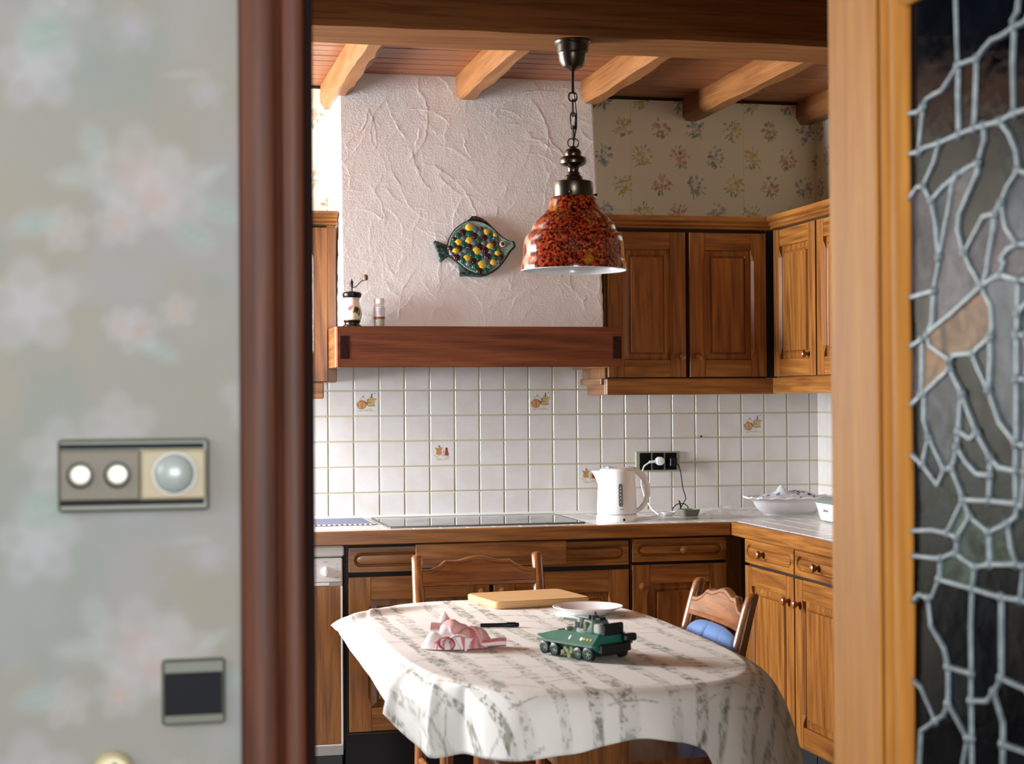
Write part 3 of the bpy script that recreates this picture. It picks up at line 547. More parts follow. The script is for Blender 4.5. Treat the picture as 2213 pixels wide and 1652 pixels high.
def drawer_front(parent, x0, z0, x1, z1, kx, name='drawer', nocenter=False):
    N = 48
    def lp(i, y, stad):
        w2, h2 = (x1-x0)/2-i, (z1-z0)/2-i; cx, cz = (x0+x1)/2, (z0+z1)/2; out = []
        r = .022 if stad else .001
        for k in range(N):
            s = k/N*4; q = int(s); f = s-q
            # corner arcs carry the points
            ccx, ccz = [(1, 1), (-1, 1), (-1, -1), (1, -1)][q]; a0 = q*PI/2
            if stad: rx, rz = min(.026, w2), h2*.98
            else: rx = rz = .001
            a = a0+f*PI/2
            out.append((cx+ccx*(w2-rx)+rx*math.cos(a), y, cz+ccz*(h2-rz)+rz*math.sin(a)))
        return out
    g = .019
    L = [lp(0, 0, 0), lp(0, -.0185, 0), lp(.0015, -.020, 0), lp(g, -.020, 1), lp(g+.0035, -.0105, 1), lp(g+.0065, -.0100, 1), lp(g+.011, -.0190, 1), lp(g+.0135, -.0196, 1)]
    o = MB().loft(L, cap0=True).build(name, oak_h, parent, smooth=30)
    if kx is not None: knob(o, kx, (z0+z1)/2, -.0196)
    return o
def moulding(parent, name, x0, x1, prof, m, y0=0., xe=None):
    L = [[(x, y0+p[0], p[1]) for p in prof] for x in (x0, x1)]
    return MB().loft(L).build(name, m, parent, smooth=45)
CROWN = [(.02, .002), (-.012, .002), (-.015, .005), (-.015, .010), (-.012, .0125), (-.016, .016), (-.022, .018), (-.024, .024), (-.022, .0265), (-.028, .030), (-.036, .033), (-.039, .038), (-.039, .050), (.02, .050)]
# --- wall cupboard right of the hood
t = thing('wall_cupboard', 'two-door dark oak wall cupboard on the back wall, right of the plaster hood', 'cupboard', (1.776, 6.17, 1.376))
MB().box(0, 0, .062, .654, YB-6.17, .640).build('body', oak_v, t, smooth=0)
door(t, .008, .068, .321, .627, .298, .148); door(t, .337, .068, .652, .627, .366, .148)
moulding(t, 'crown_moulding', -.004, .690, [(a, b+.640) for a, b in CROWN], oak_h)
MB().box(0, -.020, 0, .690, .002, .0625, b=.003).build('light_rail', oak_h, t, smooth=0)
MB().box(-.0008, .004, .0, .018, YB-6.17-.08, .061, b=.002).build('side_rail', oak_y, t, smooth=0)
MB().box(-.0145, .010, .0400, -.001, YB-6.17-.02, .064, b=.002).build('side_rail', oak_y, t, smooth=0)
MB().box(.6545, -.012, .063, .700, .004, .640).build('corner_filler', gap_shade, t, smooth=0); MB().box(.004, -.0012, .064, .6535, -.0001, .6398).build('painted_gap_shadow', gap_shade, t, smooth=0)  # black filler and sheet paint the shade in the corner and door gaps
# --- wall cupboards on the right wall, seen obliquely
t = thing('wall_cupboard', 'golden oak wall cupboard on the right wall with its crown rising towards the door', 'cupboard', (2.463, 6.118, 1.378), -PI/2)
MB().box(0, 0, .062, 1.30, XR-2.463, .640).build('body', oak_v, t, smooth=0); MB().box(.004, -.0012, .064, 1.29, -.0001, .6398).build('painted_gap_shadow', gap_shade, t, smooth=0)
door(t, .006, .066, .408, .632, .345, .145); door(t, .424, .066, .826, .632, .800, .145); door(t, .842, .066, 1.24, .632, 1.17, .145)
moulding(t, 'crown_moulding', -.040, 1.30, [(a, b+.640) for a, b in CROWN], oak_h)
MB().box(-.010, -.020, 0, 1.30, .002, .0615, b=.003).build('light_rail', oak_h, t, smooth=0)
# --- narrow cupboard left of the hood
t = thing('wall_cupboard', 'oak wall cupboard at the left, mostly hidden by the dark door casing', 'cupboard', (.06, 6.17, 1.369))
MB().box(0, 0, .060, .684, YB-6.17, .640).build('body', oak_v, t, smooth=0); MB().box(.004, -.0012, .062, .651, -.0001, .6398).build('painted_gap_shadow', gap_shade, t, smooth=0)
door(t, .02, .064, .330, .630, .30, .15); door(t, .345, .064, .650, .630, .37, .15)
moulding(t, 'crown_moulding', -.01, .688, [(a, b+.640) for a, b in CROWN], oak_h)
MB().box(0, -.020, 0, .636, .002, .0605, b=.004).build('light_rail', oak_h, t, smooth=0)
MB().box(.651, -.004, .064, .686, .3, .632, b=.002).build('filler_strip', oak_v, t, smooth=0)
# --- extractor hood: rough plaster above a jointed oak beam
def hood():
    t = thing('extractor_hood', 'white rough-plastered extractor hood with an oak beam along its lower edge', 'hood', (1.24, 6.0, 1.48))
    nu, nv = 470, 460; zb, zt = 1.600, 2.60
    U, V = np.meshgrid(np.linspace(0, 1, nu), np.linspace(0, 1, nv), indexing='ij'); u, v = U.ravel(), V.ravel()
    z = zb+v*(zt-zb); xl = .7475+.0155*v; xr = 1.728+.015*v; x = xl+(xr-xl)*u; y = 6.012+.205*(z-1.626)
    h = .0009*fbm(x*26, z*26, 4)+.0006*fbm(x*90, z*90, 7, 2); rg = np.random.default_rng(11)
    for k in range(330):                                            # trowel edges: a ridge with one steep and one long side
        cx, cz = rg.uniform(.6, 1.9), rg.uniform(1.5, 2.75); R = rg.uniform(.035, .26); a0 = rg.uniform(0, 2*PI); sp = rg.uniform(.25, 1.0)*min(1., .12/R+.35); s = rg.choice([-1, 1]); A = rg.uniform(.0003, .0012)
        dx, dz = x-cx, z-cz; r = np.hypot(dx, dz); sel = np.nonzero(abs(r-R) < .05)[0]
        if not len(sel): continue
        rr = r[sel]; an = np.arctan2(dz[sel], dx[sel]); da = abs((an-a0+PI) % (2*PI)-PI)
        wob = .010*(fbm(an*3+k, an*0+k*.37, k, 3)-.47)+.004*(vnoise(x[sel]*70, z[sel]*70, k)-.5)
        d = s*(rr-R-wob*1.6); prof = np.where(d > 0, np.exp(-d/.008), np.exp(d/.0014)); fade = 1-smoothstep(sp*.6, sp, da)
        h[sel] += A*prof*fade*(.45+.9*vnoise(x[sel]*40, z[sel]*40, k+5))
    edge = np.minimum(u, 1-u)*(xr-xl); rd = smoothstep(0, .006, edge); y2 = y-h*rd+.003*(1-rd)
    P = np.stack([x+np.where(u < .5, -1, 1)*(1-rd)*.002*(vnoise(z*60, z*0, 3)-.5)*2-1.24, y2-6.0, z-1.48], 1)
    mb = grid_mesh(P, nu, nv)
    for side in (0, nu-1):                                          # cheeks back to the wall
        b = len(mb.v); cols = np.arange(0, nv, 6); cols[-1] = nv-1; nb = 12
        for j in cols:
            p = P[side*nv+j]
            for q in range(nb): tq = q/(nb-1); mb.v.append((p[0]+.0012*(vnoise(np.array([tq*20.]), np.array([j*.2]), 9)[0]-.5)*(1 if q else 0), p[1]+(YB-.0-6.0-p[1])*tq, p[2]))
        for a in range(len(cols)-1):
            for q in range(nb-1): i = b+a*nb+q; mb.f.append((i, i+1, i+nb+1, i+nb)); mb.m.append(0)
    mb.build('plaster_canopy', plaster_m, t, smooth=40, recalc=False)
    f = MB().box(.716-1.24, -.085, 0, 1.768-1.24, -.055, .1465, b=.002).build('front_board', beam_h, t, smooth=0)
    for x in (.728, 1.734): MB().box(x-1.24, -.0862, .030, x-1.24+.033, -.0548, .112).build('dovetail_end', endgrain, f, smooth=0)
    for x0 in (.7135, 1.735): MB().box(x0-1.24, -.0545, 0, x0-1.24+.032, YB-6.0, .1465, b=.002).build('side_board', oak_y, t, smooth=0)
    MB().box(.746-1.24, -.0545, .127, 1.7345-1.24, .10, .1460).build('ledge', beam_h, t, smooth=0)
    MB().box(.746-1.24, -.0545, .040, 1.7345-1.24, YB-6.0, .048).build('filter_grille', steel, t, smooth=0)
hood()
# --- base units along the back wall
t = thing('base_cupboard', 'wide oak base unit under the hob with two doors and a plain pull-out board', 'cupboard', (.752, 5.955, 0))
MB().box(0, 0, .17, 1.045, YB-5.955-.01, .848).build('body', oak_v, t, smooth=0); MB().box(.001, -.0012, .172, 1.044, -.0001, .847).build('painted_gap_shadow', gap_shade, t, smooth=0)  # black sheet over the carcass front paints the shade between the fronts
drawer_front(t, .004, .748, 1.043, .838, None, 'false_drawer_front')
MB().box(.243, -.040, .7585, .800, -.0202, .846, b=.002).build('pull_out_board', oak_h, t, smooth=0)
door(t, .004, .182, .516, .731, .484, .668, .078); door(t, .532, .182, 1.043, .731, .560, .668, .078)
MB().box(0, .06, 0, 1.045, .08, .17).build('plinth', kick_m, t, smooth=0)
MB().box(-.012, .005, .15, -.0005, .5, .8475).build('gap_filler', gap_shade, t, smooth=0); MB().box(1.0452, .005, .17, 1.0548, .5, .848).build('gap_filler', gap_shade, t, smooth=0)  # strips coloured near-black for the shade beside the unit
t = thing('base_cupboard', 'narrow dark oak base unit with one drawer and one door, by the corner', 'cupboard', (1.807, 5.955, 0))
MB().box(0, 0, .17, .372, YB-5.955-.01, .848).build('body', oak_v, t, smooth=0); MB().box(.001, -.0012, .172, .371, -.0001, .847).build('painted_gap_shadow', gap_shade, t, smooth=0)
drawer_front(t, .002, .756, .370, .842, .196); door(t, .002, .182, .370, .745, .036, .668, .066)
MB().box(0, .06, 0, .40, .08, .17).build('plinth', kick_m, t, smooth=0)
MB().box(.3722, .012, .17, .44, .03, .848).build('corner_filler', oak_v, t, smooth=0)
# --- base units along the right wall
for k, (ys, w_, lab, kd, kdr) in enumerate(((5.812, .465, 'golden oak base unit on the right wall, next to the corner', .422, .185), (5.340, .465, 'golden oak base unit on the right wall, partly behind the glazed door', .045, .205))):
    t = thing('base_cupboard', lab, 'cupboard', (2.222, ys, 0), -PI/2)
    MB().box(0, 0, .17, w_, XR-2.222-.01, .848).build('body', oak_v, t, smooth=0); MB().box(.001, -.0012, .172, w_-.001, -.0001, .847).build('painted_gap_shadow', gap_shade, t, smooth=0)
    drawer_front(t, .002, .758, w_-.002, .845, kdr); door(t, .002, .182, w_-.002, .748, kd, .665, .066)
    MB().box(-.0, .06, 0, w_, .08, .17).build('plinth', kick_m, t, smooth=0)
# --- worktop
t = thing('kitchen_worktop', 'white tiled L-shaped worktop with an oak front edge', 'worktop', (0, 0, 0))
MB().box(.20, 5.934, .848, XR, YB, .890).build('core', grout_m, t, smooth=0); MB().box(2.218, 4.60, .8485, XR, 5.933, .8898).build('core', grout_m, t, smooth=0)
MB().box(.20, 5.905, .849, 2.184, 5.9335, .8985, b=.003).build('front_edge', oak_h, t, smooth=0)
MB().box(-.0142, 0, .849, .0142, 1.33, .8985, b=.003).build('front_edge', oak_y, t, (2.2, 4.60, 0), smooth=0)
tt = MB().box(-.0485, -.0485, -.009, .0485, .0485, 0, b=.0018).build('tile', top_tile_m, t, (.3, 6.0, .899), smooth=0); tm = tt.data; first = True
NY = 6; PY = (YB-.003-5.936)/NY
for i in range(26):
    for j in range(NY):
        x = .255+.0985*i; y = 5.936+PY*(j+.5)
        if x > XR-.04: continue
        if first: o = tt; first = False; o.location = (x, y, .899)
        else: o = link('tile', tm, t, (x, y, .899))
        o.scale = (1, PY/.1, 1); o.rotation_euler = (RNG.normal(0, .0004), RNG.normal(0, .0004), 0)
for i in range(6):
    for j in range(13):
        x = 2.219+.0945*(i+.5); y = 5.934-.1*(j+.5); o = link('tile', tm, t, (x, y, .899)); o.scale = (.945, 1, 1); o.rotation_euler = (RNG.normal(0, .0004), RNG.normal(0, .0004), 0)
MB().box(.20, YB-.012, .898, XR-.001, YB-.0045, .912, b=.003).build('back_seal', offwhite_pl, t, smooth=0)
# --- hob
t = thing('glass_hob', 'flat black ceramic hob set in the white worktop', 'hob', (1.28, 6.235, .8995))
MB().box(-.362, -.235, 0, .362, .235, .005, b=.002).build('glass_top', glass_black, t, smooth=0)
MB().box(-.366, -.240, 0, .366, -.2355, .0056, b=.001).build('frame', steel, t, smooth=0); MB().box(-.366, .2355, 0, .366, .240, .0056, b=.001).build('frame', steel, t, smooth=0)
for x in (-.366, .3625): MB().box(x, -.235, 0, x+.0035, .235, .0056, b=.001).build('frame', steel, t, smooth=0)
for x, y, r in ((-.2, -.1, .09), (-.2, .12, .07), (.2, .1, .09), (.2, -.12, .07)):
    MB().tube([(x+r*math.cos(a*PI/24), y+r*math.sin(a*PI/24), .0050) for a in range(48)], .0004, 4, True).build('burner_ring', grey_pl, t, smooth=0)
# --- dishwasher
t = thing('dishwasher', 'white built-in dishwasher with a round dial and an oak front, left of the hob unit', 'dishwasher', (.18, 5.955, 0))
MB().box(0, 0, .10, .556, .53, .80).build('body', offwhite_pl, t, smooth=0)
MB().box(.0, -.022, .8065, .560, .1, .846, b=.006).build('top_strip', offwhite_pl, t, smooth=0)
p = MB().box(.0, -.020, .715, .5545, .0, .803, b=.005).build('control_panel', offwhite_pl, t, smooth=0)
MB().box(.0, -.0195, .703, .510, -.002, .7155, b=.003).build('handle_strip', offwhite_pl, t, smooth=0)
kn = MB().lathe([(.018, -.019), (.0175, -.024), (.015, -.0245)], 32, (.4945, 0, .756), 'y').build('dial', white_pl, p)
MB().loft([[(.4945+r*math.cos(a)-.0, y, .756+q*math.sin(a)) for a in [k*2*PI/24 for k in range(24)]] for r, q, y in ((.008, .0165, -.024), (.0065, .0158, -.034), (.004, .013, -.036))]).build('dial_grip', white_pl, p)
for (x, z, w_, h_) in ((.494, .789, .018, .0022), (.538, .780, .012, .0018), (.536, .771, .010, .0012), (.536, .766, .010, .0012), (.536, .757, .012, .0012), (.536, .7525, .010, .0012), (.534, .734, .013, .002), (.462, .778, .014, .0012), (.458, .764, .008, .0012), (.458, .756, .010, .0012), (.458, .748, .010, .0012), (.460, .739, .012, .0012), (.464, .732, .012, .0012)):
    box('print_line', mat('pale_grey_print', (172, 170, 172), .6) if x != .534 else ink, p, x-w_/2, -.0203, z-h_/2, x+w_/2, -.0199, z+h_/2)
MB().box(.0, -.020, .142, .547, -.0005, .702, b=.001).build('front_panel', oak_v, t, smooth=0)
MB().box(.5475, -.021, .138, .5545, .0, .702, b=.001).build('edge_trim', offwhite_pl, t, smooth=0); MB().box(.0, -.021, .136, .5545, .0, .1415, b=.001).build('edge_trim', offwhite_pl, t, smooth=0)
MB().box(0, .03, .0, .556, .05, .132).build('plinth', mat('grey_plinth', (70, 72, 76), .5), t, smooth=0)

# ------------------------------------------------------------------ pendant lamp
def pendant():
    t = thing('pendant_lamp', 'pendant lamp with a red mottled glass bell shade on a chain', 'lamp', (1.131, 4.215, 1.70))
    MB().lathe([(.0005, .600), (.047, .600), (.048, .597), (.046, .592), (.0425, .588), (.041, .570), (.0375, .566), (.037, .562), (.034, .545), (.026, .532), (.012, .526), (.006, .521), (.0005, .520)], 36).build('ceiling_rose', pewter, t)
    MB().tube([(0, 0, .522), (-.0005, 0, .490), (0, 0, .462)], .0042, 10).build('rod', darkiron, t)
    def linkring(c, w_, h_, ang, r=.0022):
        pts = []
        for k in range(28):
            a = 2*PI*k/28; x = w_*math.copysign(abs(math.cos(a))**.75, math.cos(a)); z = h_*math.copysign(abs(math.sin(a))**.75, math.sin(a))
            pts.append((c[0]+x*math.cos(ang), c[1]+x*math.sin(ang), c[2]+z))
        MB().tube(pts, r, 8, True).build('chain_link', darkiron, t)
    linkring((0, 0, .4535), .0115, .0115, .15)
    for k, (z, a, h_) in enumerate(((.425, 1.25, .022), (.391, .35, .022), (.360, 1.5, .018))): linkring((0, 0, z), .0078, h_, a)
    linkring((0, 0, .333), .0145, .0115, .1, .0018)
    MB().tube([(0.001, 0, .470), (.006, .002, .445), (.010, .002, .41), (.0095, .001, .375), (.003, 0, .345), (0, 0, .322)], .0022, 8).build('power_cord', black_pl, t)
    MB().lathe([(.0005, .326), (.006, .325), (.008, .320), (.017, .316), (.0205, .311), (.022, .304), (.021, .299), (.028, .297), (.0335, .292), (.0350, .286), (.0335, .279), (.027, .274), (.018, .271), (.0145, .266), (.0140, .258), (.0175, .255), (.0185, .249), (.0235, .245), (.0255, .236), (.040, .232), (.0005, .231)], 40).build('turned_finial', pewter, t)
    MB().lathe([(.0005, .2335), (.047, .2325), (.0515, .230), (.0522, .226), (.0522, .192), (.0512, .1905), (.0005, .1905)], 48).build('shade_fitter', pewter, t)
    for a in (-1.95, .05, 2.1):
        b = MB().tube([(.051*math.cos(a), .051*math.sin(a), .199), (.060*math.cos(a), .060*math.sin(a), .199)], .0022, 8); b.ball((.0625*math.cos(a), .0625*math.sin(a), .199), .0042, 10, 8); b.build('thumbscrew', darkiron, t)
    m = mat('red_mottled_glass', (150, 40, 16), .06, coat=.8, spec=.6)
    v = coords(m, (1, 1, 1), False); n1 = noise(m, v, 88, 4, .65, .3); n2 = noise(m, v, 140, 3, .6, .2); n3 = noise(m, v, 24, 3)
    base = ramp(m, n1, [(.30, (70, 22, 20)), (.43, (150, 44, 28)), (.55, (186, 70, 36)), (.70, (206, 126, 58))])
    dk = ramp(m, n2, [(.46, (255, 255, 255)), (.56, (70, 58, 40))]); yl = ramp(m, n3, [(.60, (0, 0, 0)), (.72, (210, 150, 30))])
    setc(m, mix(m, .55, mix(m, 1., base, dk, 'MULTIPLY'), yl, 'LIGHTEN'))
    outer = [(.0525, .1925), (.0595, .1885), (.0622, .180), (.0655, .168), (.0705, .157), (.0770, .149), (.0855, .1415), (.0945, .1335), (.1020, .1260), (.1085, .1160), (.1108, .1085), (.1112, .1045), (.1135, .1010), (.1185, .0975), (.1240, .0915), (.1284, .0830), (.1305, .0730), (.1316, .0600), (.1322, .0450), (.1330, .0340), (.1352, .0245), (.1374, .0160), (.1386, .0070), (.1385, .0005)]
    MB().lathe(outer, 72, cap0=False, cap1=False).build('glass_shade', m, t, smooth=60)
    inner = [(r-.0035, z) for r, z in outer]; inner[-1] = (.1350, .0005); inner[0] = (.049, .1925); inner[1] = (.056, .186)
    ring = [(.1385, .0005), (.1368, -.0012), (.1350, .0005)]
    MB().lathe(inner+[], 72, cap0=False, cap1=False).build('inner_shade', porcelain, t, smooth=60)
    MB().lathe(ring, 72, cap0=False, cap1=False).build('shade_rim', porcelain, t, smooth=60)
    MB().lathe([(.0005, .190), (.018, .189), (.018, .140), (.012, .132)], 20).build('bulb_holder', white_pl, t)
    b = MB().lathe([(.012, .136), (.018, .118), (.028, .098), (.0305, .082), (.026, .066), (.014, .056), (.0005, .053)], 24); b.build('bulb', porcelain, t)
pendant()

# ------------------------------------------------------------------ ceramic fish on the hood
def fish():
    q = .181e-3; S = lambda x, y: ((x-1000)*q, -(y-860)*q)
    z0 = 1.928; y0 = 6.010+.205*(z0-1.626)
    t = thing('ceramic_fish', 'glazed ceramic flatfish with coloured scales hung on the plaster hood', 'wall plaque', (1.246, y0, z0), rot=(-math.atan(.205), 0, 0))
    glaze = mat('pale_teal_glaze', (130, 160, 150), .2); v = coords(glaze, (1, 1, 1), False)
    setc(glaze, mix(glaze, noise(glaze, v, 26, 3), ramp(glaze, noise(glaze, v, 190, 4, .7), [(.40, (44, 84, 80)), (.52, (120, 158, 150)), (.64, (190, 206, 196))]), ramp(glaze, noise(glaze, v, 240, 4, .7), [(.42, (70, 110, 90)), (.55, (168, 190, 176)), (.66, (206, 214, 204))])))
    rim = mat('brown_black_glaze', (44, 32, 30), .28); fin = mat('dark_teal_glaze', (54, 78, 74), .25); v = coords(fin, (1, 1, 1), False); setc(fin, ramp(fin, noise(fin, v, 90, 4, .6), [(.38, (26, 34, 34)), (.55, (62, 92, 86)), (.7, (112, 140, 128))]))
    body = [(430, 830), (452, 740), (500, 640), (560, 545), (640, 460), (740, 385), (850, 325), (960, 300), (1080, 305), (1200, 335), (1310, 385), (1410, 460), (1500, 550), (1590, 640), (1680, 705), (1760, 738), (1835, 742), (1862, 800), (1866, 860), (1830, 900), (1770, 950), (1710, 1040), (1650, 1130), (1580, 1220), (1490, 1320), (1380, 1400), (1260, 1460), (1120, 1478), (980, 1455), (850, 1400), (740, 1330), (660, 1250), (590, 1180), (510, 1110), (440, 1060), (425, 950)]
    def ring(s, y, dx=0): return [((S(1000+(a-1000)*s+dx, 890+(b-890)*s))[0], y, (S(1000+(a-1000)*s, 890+(b-890)*s))[1]) for a, b in body]
    MB().loft([ring(1, -.001), ring(1.0, -.012), ring(.975, -.0165), ring(.955, -.0150)], cap1=False).build('rim', rim, t)
    MB().loft([ring(.957, -.0148), ring(.93, -.0180), ring(.88, -.0168), ring(.80, -.0150), ring(.5, -.0160), ring(.2, -.0165)], cap0=False).build('body', glaze, t)
    def fan(name, pts, tipdir, m, th=.010):
        P = [S(*p) for p in pts]; cx = sum(p[0] for p in P)/len(P); cz = sum(p[1] for p in P)/len(P)
        MB().loft([[(x, -.002, z) for x, z in P], [(x, -th, z) for x, z in P], [(cx+(x-cx)*.85, -th-.003, cz+(z-cz)*.85) for x, z in P]]).build(name, m, t)
    fan('dorsal_fin', [(860, 322), (930, 268), (975, 212), (1070, 210), (1180, 250), (1290, 325), (1400, 440), (1330, 410), (1200, 335), (1050, 300)], 0, rim)
    fan('anal_fin', [(650, 1230), (662, 1380), (668, 1496), (790, 1486), (940, 1496), (1120, 1500), (1250, 1470), (1100, 1470), (900, 1425), (750, 1340)], 0, fin)
    fan('tail_fin', [(455, 830), (370, 820), (280, 780), (190, 748), (156, 785), (200, 900), (232, 1000), (240, 1110), (262, 1190), (290, 1212), (330, 1170), (390, 1125), (450, 1085)], 0, fin)
    for (x0, y0_), (x1, y1_) in (((420, 880), (215, 820)), ((420, 940), (230, 930)), ((420, 1000), (250, 1050)), ((430, 1050), (285, 1170)), ((1000, 225), (1060, 290)), ((1060, 225), (1140, 300)), ((1130, 250), (1200, 320)), ((1200, 290), (1270, 350)), ((700, 1480), (760, 1400)), ((800, 1470), (860, 1430))):
        a, b = S(x0, y0_), S(x1, y1_); MB().tube([(a[0], -.0128, a[1]), ((a[0]+b[0])/2, -.0140, (a[1]+b[1])/2), (b[0], -.0125, b[1])], [.0006, .0013, .0005], 6).build('fin_ray', fin if x0 < 900 else mat('fin_ray_glaze', (92, 66, 58), .3), t)
    cm = {'Y': mat('yellow_glaze', (222, 188, 66), .12, coat=.5), 'G': mat('green_glaze', (10, 92, 70), .1, coat=.5), 'B': mat('blue_grey_glaze', (84, 106, 116), .12, coat=.5), 'M': mat('maroon_glaze', (62, 18, 30), .1, coat=.5)}
    sc = "910,480,Y,80 1035,520,B,68 1160,492,M,34 1262,560,Y,62 768,580,M,66 900,602,G,76 1132,592,B,66 1330,642,G,60 1432,628,Y,46 665,652,G,62 776,698,B,56 1002,652,M,66 1206,688,M,66 1418,690,B,36 578,722,M,42 884,742,Y,72 1092,742,G,62 1312,748,B,56 668,788,Y,70 996,806,B,62 1202,802,B,58 1414,802,M,50 568,852,G,56 780,842,G,66 1320,858,Y,66 1412,912,G,56 488,912,M,50 684,912,M,60 892,884,M,60 1106,886,M,68 598,972,Y,62 1038,966,Y,80 1216,948,M,64 1336,986,B,58 1464,1012,Y,56 806,982,B,56 922,1030,G,72 1150,1038,B,56 525,1042,B,44 710,1042,B,50 1266,1082,M,68 1410,1104,G,60 1542,1096,M,54 620,1112,M,62 826,1122,Y,68 1062,1112,G,68 738,1172,G,56 962,1182,M,68 1212,1180,B,68 1372,1212,Y,66 1490,1192,B,50 862,1242,B,56 1136,1262,Y,84 992,1302,G,62 1288,1302,B,60 1080,1392,M,62 1215,1384,G,64"
    for s_ in sc.split():
        x, y, k, r = s_.split(','); p = S(float(x), float(y)); r = float(r)*q*1.12
        MB().ball((0, 0, 0), (r, .0050, r), 14, 8).build('scale', cm[k], t, (p[0], -.0165, p[1]))
        # thin pale cloison round each scale
    e = S(1580, 815); ey = MB().lathe([(.0110, -.0150), (.0108, -.0185), (.0085, -.0195)], 20, (e[0], 0, e[1]), 'y').build('eye', porcelain, t); MB().ball((e[0], -.0195, e[1]), (.0075, .0040, .0075), 14, 8).build('pupil', mat('brown_red_glaze', (104, 40, 34), .12), ey)
    a = [S(*p) for p in ((1480, 560), (1500, 700), (1500, 850), (1530, 960), (1600, 1050))]; MB().tube([(x, -.0166, z) for x, z in a], .0014, 6).build('gill_line', cm['M'], t)
    a = [S(*p) for p in ((1800, 760), (1835, 800), (1845, 840), (1810, 850))]; MB().tube([(x, -.0160, z) for x, z in a], .0016, 6).build('mouth', cm['G'], t)
fish()

# ------------------------------------------------------------------ on the hood ledge
def mill():
    t = thing('pepper_mill', 'flowered ceramic pepper mill with a crank on the hood ledge', 'pepper mill', (.7775, 5.968, 1.6266))
    MB().lathe([(.0005, 0), (.0330, 0), (.0335, .003), (.031, .006), (.0265, .009), (.0262, .013), (.029, .016), (.0305, .020), (.0295, .0235), (.0005, .0235)], 32).build('base', pewter, t)
    prof = [(.0290, .0236), (.0335, .030), (.0358, .042), (.0352, .054), (.0320, .066), (.0278, .078), (.0262, .088), (.0262, .096), (.0275, .1035)]
    zs = np.linspace(.0236, .1035, 60); rs = np.interp(zs, [p[1] for p in prof], [p[0] for p in prof]); n = 120
    A, Z = np.meshgrid(np.linspace(0, 2*PI, n, endpoint=False), zs, indexing='ij'); R = np.interp(Z, zs, rs); P = np.stack([R*np.cos(A), R*np.sin(A), Z], 2).reshape(-1, 3)
    mb = MB(); mb.v = [tuple(p) for p in P.tolist()]; k = len(zs)
    for i in range(n):
        for j in range(k-1): i2 = (i+1) % n; mb.f.append((i*k+j, i2*k+j, i2*k+j+1, i*k+j+1)); mb.m.append(0)
    cv = Canvas((A.ravel()-1.5*PI+.12)*.033, Z.ravel(), (232, 224, 200))
    for x, y, r in ((-.012, .066, .0055), (-.006, .068, .006), (-.001, .071, .0045), (-.010, .060, .005), (-.005, .061, .004)): cv.ell(x, y, r, r*.85, .3, (196, 84, 92), .9, .35); cv.ell(x+.001, y+.001, r*.45, r*.3, .2, (224, 140, 140), .8, .4)
    for x, y, a, l in ((.012, .063, 1.1, .010), (.017, .056, 1.5, .011), (.010, .054, .6, .008), (.024, .060, .3, .009), (.026, .046, 1.2, .010), (.020, .066, .2, .007)): cv.ell(x, y, l, l*.5, a, ((58, 86, 44), (34, 50, 34))[int(l*1000) % 2], .92, .25)
    for x, y in ((-.024, .060), (-.022, .055), (-.012, .078), (-.016, .052)): cv.ell(x, y, .005, .0016, .8, (140, 156, 96), .7, .4)
    cv.ell(.028, .056, .006, .004, .2, (176, 96, 44), .8, .4)
    for i in range(60): cv.seg(-.11+.004*i, .0985, -.105+.004*i, .0985, .0012, (176, 140, 84), .8)
    o = mb.build('ceramic_body', ceramic_m, t, smooth=60, recalc=True); setcol(o, cv.c)
    MB().lathe([(.0005, .1034), (.0305, .1034), (.0330, .108), (.0345, .114), (.0335, .1195), (.0290, .1235), (.012, .1265), (.0005, .127)], 36).build('lid', black_pl, t)
    MB().lathe([(.0026, .126), (.0026, .143), (.0048, .146), (.0050, .150), (.0034, .152), (.0056, .156), (.0048, .161), (.0020, .166), (.0008, .172)], 16).build('spindle', darkiron, t)
    cr = MB().tube([(.001, -.002, .141), (.012, -.003, .1415), (.018, -.0035, .147), (.030, -.004, .160), (.038, -.004, .166), (.044, -.004, .167)], [.0014]*6, 8).build('crank', darkiron, t)
    MB().lathe([(.003, .1655), (.0085, .168), (.0098, .175), (.0080, .184), (.0035, .1875), (.0005, .188)], 18, (.0485, -.004, 0)).build('knob', brass_knob, cr)
mill()
def jar():
    t = thing('spice_jar', 'small glass spice jar with a white cap and paper label beside the pepper mill', 'jar', (.876, 5.968, 1.6266))
    MB().lathe([(.0005, .001), (.0185, .001), (.0195, .003), (.0195, .078), (.0165, .083), (.0165, .087), (.0150, .087), (.0150, .082), (.0178, .077), (.0178, .004), (.0005, .004)], 32).build('glass', clear, t)
    MB().lathe([(.0005, .0045), (.0170, .0045), (.0172, .030), (.0005, .0305)], 28).build('contents', mat('pale_spice', (196, 172, 136), .9), t)
    MB().lathe([(.0197, .036), (.0198, .036), (.0198, .070), (.0197, .070)], 36, cap0=False, cap1=False).build('label', mat('white_label', (226, 224, 228), .6), t)
    MB().lathe([(.01975, .0275), (.0199, .0275), (.0199, .0355), (.01975, .0355)], 36, cap0=False, cap1=False).build('band', mat('brown_label_band', (140, 84, 62), .6), t)
    for z, w_ in ((.064, .014), (.059, .010), (.054, .012), (.049, .009), (.044, .012)):
        L = []
        for k in range(7):
            a = -PI/2+(k/6-.5)*w_/.0199; L.append([(.0200*math.cos(a), .0200*math.sin(a), z-.001), (.0200*math.cos(a), .0200*math.sin(a), z+.0012)])
        MB().loft(L, False, False, closed=False).build('label_print', mat('blue_print', (150, 158, 186), .6), t, recalc=False)
    MB().lathe([(.0005, .0825), (.0172, .0825), (.0174, .085), (.0172, .101), (.0160, .1025), (.0005, .1025)], 32).build('cap', white_pl, t)
jar()

